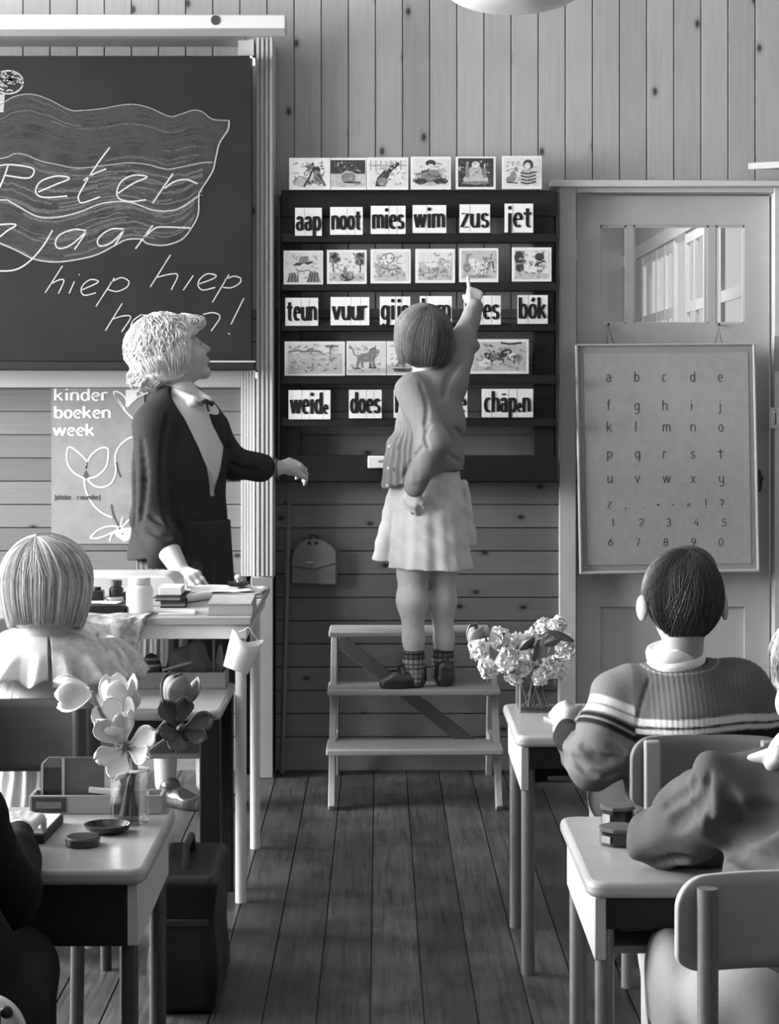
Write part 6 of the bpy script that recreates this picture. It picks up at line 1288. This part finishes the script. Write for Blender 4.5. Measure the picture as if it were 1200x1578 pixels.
# ---------------------------------------------------------------- THE BLOND GIRL AT HER DESK
b = thing('person', 'child with straight blond bob and ruffled white collar, seen from behind', 'person', (-.74, 4.12, .33))
Hb, Rb_ = P(72, 905, 4.12), frame((-.02, .96, -.18)); 
S1 = SDF((-1.02, 3.95, .02), (-.45, 4.62, 1.02), .004)
LB = head(S1, Hb, Rb_, .19, True, P(72, 985, 4.12), .042)
S1.chain([P(72, 1000, 4.12), P(72, 1080, 4.1), (-.745, 4.1, .42)], [.075, .09, .1], .03)
for sx, hx in ((-1, -.86), (1, -.60)):
    s0 = P(72, 1008, 4.12)+(sx*.105, 0, 0); e0 = np.array([-.745+sx*.17, 4.3, .60]); w0 = np.array([hx, 4.48, .575+.01]); w0[2] = .575
    e0 = np.array([-.745+sx*.165, 4.26, .62]); w0 = np.array([hx, 4.56, .575]); S1.chain([s0, e0, w0], [.034, .03, .022], .02); hand(S1, w0, (sx*-.3, 1, -.1), (0, 0, 1), (-sx, 0, 0), .12, RELAX)
    S1.chain([(-.745+sx*.06, 4.1, .395), (-.745+sx*.07, 4.40, .39), (-.745+sx*.07, 4.42, .08)], [.07, .052, .034], .02); S1.cap((-.745+sx*.07, 4.40, .04), (-.745+sx*.07, 4.52, .03), .03, .026, .02)
S1.mesh('body', M_skin, b, tone=lips_tone(LB, .19, .5))
S2 = SDF((-1.04, 3.96, .28), (-.42, 4.56, .86), .004)
S2.chain([P(72, 1010, 4.12), P(72, 1090, 4.11), (-.745, 4.1, .43)], [.08, .10, .115], .03); S2.cap(P(72, 1005, 4.12)-(.07, 0, 0), P(72, 1005, 4.12)+(.07, 0, 0), .05, .05, .03)
S2.ell((-.745, 4.2, .40), (.16, .2, .075), None, .03)
for sx in (-1, 1):
    s0 = P(72, 1010, 4.12)+(sx*.115, 0, 0); S2.ell(s0+(sx*.02, .03, -.03), (.05, .06, .055), None, .02)
ab = P(72, 1100, 4.11)
S2.op(S2.lo, S2.lo+S2.n*S2.h, lambda X, Y, Z: .0045*np.sin(26*np.arctan2(Y-ab[1], X-ab[0]))*np.clip((.73-Z)/.08, 0, 1)+.002*np.sin(60*Z+40*X)*np.sin(50*X-30*Y), 0, 'add')
S2.mesh('dress', M_cloth, b, tone=.72)
# ruffled collar: a split cape with a frilled edge
for k, (a0, a1, tn) in enumerate(((-3.30, -1.42, .78), (-1.36, .15, .62))):
    Gd = []
    for a in np.linspace(a0, a1, 90):
        row = []
        for u in np.linspace(0, 1, 20):
            fr_ = np.clip((u-.55)/.45, 0, 1); rr0 = .047+.105*u**.8+.02*fr_*math.sin(a*15+k)+.006*math.sin(a*31)*fr_; z = P(0, 972, 4.12)[2]-.012*u-.085*u**1.7-.008*fr_*math.cos(a*15+k)
            row.append((Hb[0]+.002+rr0*math.cos(a)*1.14, 4.12+rr0*math.sin(a)*.95, z))
        Gd.append(row)
    c = MB(); c.grid(Gd); c.build('collar', flat('collar_white', .74, .8, .1, .07, 60) if k == 0 else flat('collar_patterned', .58, .8, .1, .32, 42), b, solid=.003)
for (sx, mt) in ((1, 'collar_patterned'), (-1, 'collar_white')):
    s0 = P(72, 1003, 4.14)+(sx*.118, .02, 0); Gd = []
    for a in np.linspace(-2.6, 1.2, 70):
        row = []
        for u in np.linspace(0, 1, 18):
            fr_ = u**1.3; rr0 = .022+.052*u**.7+.012*fr_*math.sin(a*11)+.005*math.sin(a*27+2)*fr_
            row.append((s0[0]+sx*(rr0*math.cos(a)*.95+.022*u), s0[1]+rr0*math.sin(a), s0[2]+.028-.012*u-.072*u**1.6-.01*fr_*math.cos(a*11+1)))
        Gd.append(row)
    c = MB(); c.grid(Gd); c.build('sleeve_flounce', MATS[mt], b, solid=.003)
hb = Hb+Rb_@np.array([0, -.008, .018]); S4 = SDF(Hb-.19, Hb+.19, .003)
S4.ell(hb, (.092, .098, .09), Rb_, .02)
for sx in (-1, 1): S4.cap(hb+(sx*.036, -.015, -.02), hb+(sx*.036, -.012, -.07), .05, .042, .03)
S4.cap(hb+(0, -.03, -.02), hb+(0, -.026, -.066), .054, .044, .03)
S4.ell(hb+Rb_@np.array([0, .12, -.07]), (.07, .07, .1), Rb_, .01, 's'); S4.op(S4.lo, S4.lo+S4.n*S4.h, lambda X, Y, Z: (Z-(Hb[2]-.086)), .006, 's')
HB = [flat('fair_hair_light', .62, .42, .45, .15, 60), flat('fair_hair', .44, .42, .4, .15, 60), flat('fair_hair_deep', .25, .45, .35, .15, 60)]; S4.mesh('hair', HB[1], b)
c = MB(); strands(c, hb, Rb_, (.096, .102, .094), 1300, (-.18, -.42, .9), -1.08, face=.8, curl=.18, r=.0019, seed=12, lift=(-.02, .05), clump=60, jit=.12); c.build('hair', HB, b, recalc=False)
c = MB(); strands(c, hb, Rb_, (.096, .102, .094), 1300, (-.18, -.42, .9), -1.1, face=.8, curl=.2, r=.0015, seed=13, lift=(-.01, .03), jit=.1); c.build('hair', HB, b, recalc=False)

# ---------------------------------------------------------------- THE BOY IN THE STRIPED SWEATER
y = thing('person', 'dark-haired boy in a grey sweater with pale stripes, seen from behind', 'person', (.64, 3.98, .33))
Hy, Ry = P(1050, 924, 3.96), frame((-.10, .98, -.14)); 
S1 = SDF((.28, 3.78, .0), (1.02, 4.62, 1.02), .004)
LY = head(S1, Hy, Ry, .192, True, P(1046, 1045, 3.97), .043)
for sx in (-1, 1):   # the ears stand off
    S1.ell(LY(sx*.46, -.06, -.09), np.array([.035, .085, .15])*.192, Ry@np.array([[math.cos(.6), sx*math.sin(.6), 0], [-sx*math.sin(.6), math.cos(.6), 0], [0, 0, 1]]), .008)
sl_, el_, wl_ = P(955, 1078, 3.97), P(915, 1180, 3.92), P(868, 1124, 4.13)
sr_, er_, wr_ = P(1140, 1065, 3.98), np.array([.845, 4.05, .58]), np.array([.75, 4.42, .575])
S1.chain([P(1050, 1080, 3.97), P(1065, 1130, 3.95), (.65, 3.97, .43)], [.06, .095, .1], .03)
S1.chain([sl_, el_, wl_], [.036, .032, .024], .02); S1.chain([sr_, er_, wr_], [.036, .032, .024], .02)
hand(S1, wl_, P(860, 1086, 4.19)-wl_, (-.6, -.7, .35), (.6, -.2, .5), .122, FIST, (.5, .5), .5); hand(S1, wr_, (-.6, .6, 0), (0, 0, 1), (-.7, -.5, 0), .12, RELAX)
for sx in (-1, 1): S1.chain([(.64+sx*.07, 3.97, .39), (.62+sx*.09, 4.32, .40), (.62+sx*.1, 4.36, .07)], [.072, .05, .033], .02); S1.cap((.62+sx*.1, 4.34, .035), (.62+sx*.1, 4.48, .03), .032, .027, .02)
S1.mesh('body', M_skin, y, tone=lips_tone(LY, .192, .36))
S2 = SDF((.30, 3.74, .32), (1.00, 4.34, .84), .0034)
S2.chain([P(1052, 1072, 3.97), P(1062, 1115, 3.95), (.645, 3.95, .5), (.65, 3.96, .42)], [.085, .115, .125, .12], .03); S2.cap(P(985, 1068, 3.97), P(1118, 1062, 3.98), .06, .06, .04); S2.cap(P(975, 1120, 3.96), P(1145, 1110, 3.97), .065, .065, .05)
fore = lerp(el_, wl_, .82)
S2.chain([sl_, lerp(sl_, el_, .55), el_], [.064, .056, .052], .03); S2.chain([el_, lerp(el_, wl_, .5), fore], [.052, .044, .034], .012); S2.chain([sr_, er_, lerp(er_, wr_, .85)], [.066, .056, .036], .03)
S2.ell(lerp(sl_, el_, .72)+(.012, -.02, 0), (.055, .05, .06), None, .03)
S2.cap(P(1045, 960, 3.97), P(1043, 1012, 3.97), .068, .064, .006, 's')
axy = P(1062, 1110, 3.95)
S2.op(S2.lo, S2.lo+S2.n*S2.h, lambda X, Y, Z: .0009*np.sin((X-axy[0])*600)*np.clip((X-P(985, 0, 3.95)[0])/.02, 0, 1)*np.clip((Z-.60)/.04, 0, 1)+.005*np.sin(45*Z-22*X+5*np.sin(12*Z))*np.sin(30*X+26*Z+12*Y)*np.clip((P(985, 0, 3.95)[0]-X)/.03, 0, 1), 0, 'add')
seg = el_-sl_
S2.crease([(1000, 1046), (988, 1085), (978, 1132)], .0022, .006); S2.crease([(898, 1150), (922, 1168), (955, 1172)], .004, .014); S2.crease([(884, 1168), (905, 1190), (935, 1196)], .0035, .012); S2.crease([(940, 1150), (962, 1160)], .003, .01); S2.crease([(930, 1200), (955, 1190)], .003, .01)
def sweater_tone(V):
    px = CX+FPX*V[:, 0]/V[:, 1]*0+0; u = V-sl_; tt_ = np.clip(u@seg/np.dot(seg, seg), -.3, 1.0); da = np.linalg.norm(u-tt_[:, None]*seg, axis=1); arm = (V[:, 0] < P(972, 0, 3.95)[0]) & (da < .085)
    base = np.full(len(V), .125)
    q = V[:, 2]-.625-.075*np.clip(V[:, 0]-.54, 0, .16)+.10*np.clip(V[:, 0]-.735, 0, .1)     # bands on the trunk
    bd = lambda v, a, b, s_: np.clip((v-a)/s_+.5, 0, 1)*np.clip((b-v)/s_+.5, 0, 1)
    tor = base; tor = tor+(.02-tor)*bd(q, -.07, .0045, .0025); tor = tor+(.6-tor)*bd(q, .003, .0175, .0025); tor = tor+(.6-tor)*bd(q, -.0125, -.0025, .0025)
    ta = tt_+.0; arm_t = np.full(len(V), .17)
    for a_, b__, tn in ((.12, .23, .6), (.26, .35, .6), (.38, .56, .018), (.455, .475, .4)): arm_t = arm_t+(tn-arm_t)*bd(ta, a_, b__, .03)
    # forearm part has no bands
    fa = np.linalg.norm(V-lerp(el_, wl_, .4), axis=1) < .06; arm_t = np.where(fa, .17, arm_t)
    nk = np.linalg.norm((V-P(1045, 1010, 3.97))*np.array([1, 1, 1.5]), axis=1)
    res = np.where(arm, arm_t, tor); res = np.where((nk > .083) & (nk < .0865) & (V[:, 2] > .70), .3, res); return res
S2.mesh('sweater', M_knit_grey, y, tone=sweater_tone)
c = MB(); Rc = frame((0, 1, .1), (-.2, 0, 1)); c.lathe(P(1043, 1023, 3.965), [(.05, -.006), (.0595, -.003), (.0625, .006), (.0615, .014), (.0585, .0175), (.061, .022), (.0605, .035), (.057, .043), (.052, .0445), (.049, .04)], 40, R=Rc)
c.build('collar', flat('turtleneck_white', .85, .8, .1, .05, 60), y)
S3 = SDF((.44, 3.82, .30), (.86, 4.36, .50), .005)
for sx in (-1, 1): S3.cap((.645+sx*.06, 3.97, .405), (.625+sx*.085, 4.24, .405), .085, .07, .02)
S3.op((.44, 3.82, .3), (.86, 4.36, .36), lambda X, Y, Z: (Z-.3255)+0*X+0*Y, .004, 's'); S3.mesh('shorts', M_cloth, y, tone=.05)
hy = Hy+Ry@np.array([0, -.012, .02]); S4 = SDF(Hy-.17, Hy+.17, .003)
S4.ell(hy-(0, 0, .012), (.0805, .094, .090), Ry, .02); S4.ell(hy+Ry@np.array([.02, .03, .045]), (.06, .075, .05), Ry, .02); S4.ell(LY(0, .38, -.22), (.085, .075, .09), Ry, .012, 's')
HY = [flat('dark_hair_light', .06, .45, .4, .2, 60), flat('dark_hair', .035, .5, .4, .2, 60), flat('dark_hair_deep', .02, .5, .4, .2, 60)]
S4.mesh('hair', HY[1], y)
c = MB(); strands(c, hy-(0, 0, .012), Ry, (.083, .098, .097), 2600, (.12, -.28, .95), -.5, r=.0015, seed=21, lift=(-.03, .03), jit=.35, clump=0, end_fn=lambda az, d: -.93 if math.sin(az) < -.35 else (-.25 if math.sin(az) < .3 else .35)); c.build('hair', HY, y, recalc=False)

# ---------------------------------------------------------------- THE PUPIL IN THE WOOLLEN SWEATER (partly out of the picture)
k_ = thing('person', 'pupil in a plain grey woollen sweater resting an arm by the paint jars', 'person', (.62, 2.8, .33))
Hk, Rk = P(1270, 1056, 2.88), frame((-.35, .9, -.22))
S1 = SDF((.34, 2.55, .0), (1.0, 3.5, 1.04), .005)
LK = head(S1, Hk, Rk, .195, True, P(1235, 1165, 2.84), .045)
sl2, el2, wl2 = P(1128, 1232, 2.84), P(1012, 1290, 3.04), P(1165, 1300, 3.10)
S1.chain([(.655, 2.85, .72), (.63, 2.8, .58), (.62, 2.78, .42)], [.075, .095, .1], .03); S1.chain([sl2, el2, wl2], [.035, .032, .024], .02)
hand(S1, wl2, (.8, .3, -.05), (0, 0, 1), (.2, .9, 0), .12, RELAX)
sr2, er2, wr2 = np.array([.77, 2.86, .70]), np.array([.85, 3.0, .60]), np.array([.74, 3.2, .575]); S1.chain([sr2, er2, wr2], [.035, .032, .024], .02); hand(S1, wr2, (-.8, .4, 0), (0, 0, 1), (-.3, -.9, 0), .12, RELAX)
for sx in (-1, 1): S1.chain([(.60+sx*.07, 2.78, .395), (.57+sx*.09, 3.1, .39), (.57+sx*.1, 3.14, .07)], [.072, .05, .033], .02); S1.cap((.57+sx*.1, 3.12, .035), (.57+sx*.1, 3.26, .03), .032, .027, .02)
S1.mesh('body', M_skin, k_, tone=lips_tone(LK, .195, .5))
S2 = SDF((.34, 2.54, .36), (1.0, 3.32, .86), .0042)
S2.chain([(.655, 2.85, .715), (.64, 2.81, .62), (.625, 2.78, .5), (.62, 2.78, .44)], [.085, .115, .12, .115], .03); S2.cap(sl2+(.02, 0, .005), sr2, .062, .06, .04)
S2.chain([sl2, lerp(sl2, el2, .55), el2], [.064, .060, .047], .025); S2.chain([el2, lerp(el2, wl2, .5), lerp(el2, wl2, .9)], [.047, .044, .034], .015); S2.chain([sr2, er2, lerp(er2, wr2, .9)], [.058, .05, .034], .03)
S2.ell(P(1094, 1212, 2.83), (.03, .03, .042), None, .03); S2.ell(P(1075, 1245, 2.9), (.03, .03, .045), None, .03)
S2.op(S2.lo, S2.lo+S2.n*S2.h, lambda X, Y, Z: .0055*np.sin(34*Z-26*X+9*np.sin(9*X))*np.sin(22*X+30*Z+15*Y)+.0022*np.sin(70*X+40*Z)*np.sin(31*Z-20*Y), 0, 'add')
S2.crease([(1092, 1192), (1090, 1240), (1094, 1295)], .0028, .008); S2.crease([(1078, 1225), (1062, 1250), (1036, 1268)], .007, .022); S2.crease([(1070, 1205), (1056, 1222), (1030, 1240)], .004, .014); S2.crease([(1195, 1255), (1150, 1272), (1105, 1300)], .010, .03); S2.crease([(1190, 1335), (1150, 1322), (1120, 1305)], .006, .02); S2.crease([(1120, 1220), (1132, 1262)], .005, .02); S2.crease([(1010, 1330), (1050, 1325), (1090, 1332)], .004, .016)
S2.cap(P(1245, 1120, 2.86), P(1230, 1166, 2.84), .05, .05, .01, 's')
S2.mesh('sweater', M_knit_grey, k_, tone=.09)
S3 = SDF(P(1215, 1165, 2.82)-.12, P(1215, 1165, 2.82)+.12, .0035)
S3.cap(P(1240, 1154, 2.86), P(1234, 1166, 2.84), .042, .046, .005); S3.cap(P(1200, 1162, 2.80), P(1158, 1170, 2.82), .014, .008, .006); S3.cap(P(1200, 1166, 2.79), P(1188, 1180, 2.80), .012, .010, .006); S3.mesh('collar', M_cloth, k_, tone=.55)
S3 = SDF((.36, 2.6, .28), (.86, 3.2, .56), .005)
S3.cap((.57, 2.76, .425), (.67, 2.76, .425), .11, .11, .02); S3.ell((.60, 2.92, .40), (.17, .22, .085), None, .03); S3.ell((.45, 2.95, .36), (.035, .12, .11), None, .04)
S3.op(S3.lo, S3.lo+S3.n*S3.h, lambda X, Y, Z: .006*np.sin(60*X+6*Z)*np.clip((.47-Z)/.05, 0, 1), 0, 'add'); S3.mesh('skirt', M_cloth, k_, tone=.27)
S4 = SDF(Hk-.17, Hk+.17, .004); hk_ = Hk+Rk@np.array([0, -.012, .025]); S4.ell(hk_, (.08, .094, .082), Rk, .02); S4.ell(hk_+Rk@np.array([0, -.03, -.045]), (.062, .06, .055), Rk, .02); S4.ell(LK(0, .36, -.2), (.085, .075, .1), Rk, .012, 's'); HK = hair_mats('sandy_hair', .36, .45, .4); S4.mesh('hair', HK[1], k_)
c = MB(); strands(c, hk_, Rk, (.083, .098, .088), 700, (0, -.3, .95), -.5, r=.0017, seed=31, lift=(-.01, .05), jit=.3, end_fn=lambda az, d: -.92 if math.sin(az) < -.35 else (-.2 if math.sin(az) < .3 else .35)); c.build('hair', HK, k_, recalc=False)

# ---------------------------------------------------------------- THE PUPIL IN BLACK (only the arm reaches into the picture)
n_ = thing('person', 'pupil in a black long-sleeved top with fingers on an open book', 'person', (-.66, 2.66, .33))
S1 = SDF((-.98, 2.4, .0), (-.36, 3.5, 1.02), .005); Hn, Rn = np.array([-.76, 2.72, .87]), frame((.05, .96, -.2))
LN = head(S1, Hn, Rn, .195, True, np.array([-.73, 2.68, .75]), .045)
srn, ern, wrn = np.array([-.60, 2.70, .70]), P(8, 1378, 2.88), P(30, 1284, 3.14); sln, eln, wln = np.array([-.84, 2.7, .70]), np.array([-.92, 2.86, .61]), np.array([-.80, 3.15, .60])
S1.chain([(-.72, 2.68, .72), (-.69, 2.66, .58), (-.66, 2.64, .42)], [.075, .095, .1], .03); S1.chain([srn, ern, wrn], [.035, .032, .024], .02); S1.chain([sln, eln, wln], [.035, .032, .024], .02)
hand(S1, wrn, np.array([P(48, 0, 3.26)[0], 3.29, H+.062])-wrn, (0, -.35, .9), (-.9, .1, .2), .125, [(.5, .8, .5), (.45, .85, .5), (.5, .85, .5), (.55, .9, .5)], (.3, .2), .6, sc=1.25); hand(S1, wln, (.3, 1, -.15), (0, 0, 1), (.9, 0, 0), .12, RELAX)
for sx in (-1, 1): S1.chain([(-.66+sx*.07, 2.66, .395), (-.67+sx*.09, 2.98, .39), (-.67+sx*.1, 3.02, .07)], [.072, .05, .033], .02); S1.cap((-.67+sx*.1, 3.0, .035), (-.67+sx*.1, 3.14, .03), .032, .027, .02)
S1.mesh('body', M_skin, n_, tone=lips_tone(LN, .195, .5))
S2 = SDF((-1.0, 2.38, .3), (-.36, 3.3, .86), .005)
S2.chain([(-.73, 2.69, .72), (-.70, 2.66, .62), (-.64, 2.64, .5), (-.62, 2.62, .42)], [.085, .115, .125, .12], .03); S2.cap(sln, srn, .06, .06, .04)
S2.chain([srn, ern], [.06, .052], .025); S2.chain([ern, lerp(ern, wrn, .55), lerp(ern, wrn, .9)], [.052, .042, .027], .015); S2.chain([sln, eln, lerp(eln, wln, .9)], [.06, .052, .034], .025)
S2.ell((-.56, 2.66, .42), (.09, .14, .08), None, .03)
S2.op(S2.lo, S2.lo+S2.n*S2.h, lambda X, Y, Z: .003*np.sin(34*Z-26*X)*np.sin(22*X+30*Z+15*Y), 0, 'add'); S2.mesh('sweater', M_knit_grey, n_, tone=.012)
S3 = SDF((-.95, 2.45, .05), (-.42, 3.16, .52), .006)
for sx in (-1, 1): S3.chain([(-.66+sx*.07, 2.64, .41), (-.67+sx*.09, 2.98, .395), (-.67+sx*.1, 3.02, .1)], [.09, .068, .05], .02)
S3.mesh('trousers', M_cloth, n_, tone=.02)
S4 = SDF(Hn-.17, Hn+.17, .005); hn = Hn+Rn@np.array([0, -.012, .025]); S4.ell(hn, (.082, .096, .084), Rn, .02); S4.ell(hn+Rn@np.array([0, -.03, -.045]), (.062, .06, .055), Rn, .02); S4.ell(LN(0, .36, -.2), (.085, .075, .1), Rn, .012, 's'); S4.mesh('hair', HY[1], n_)
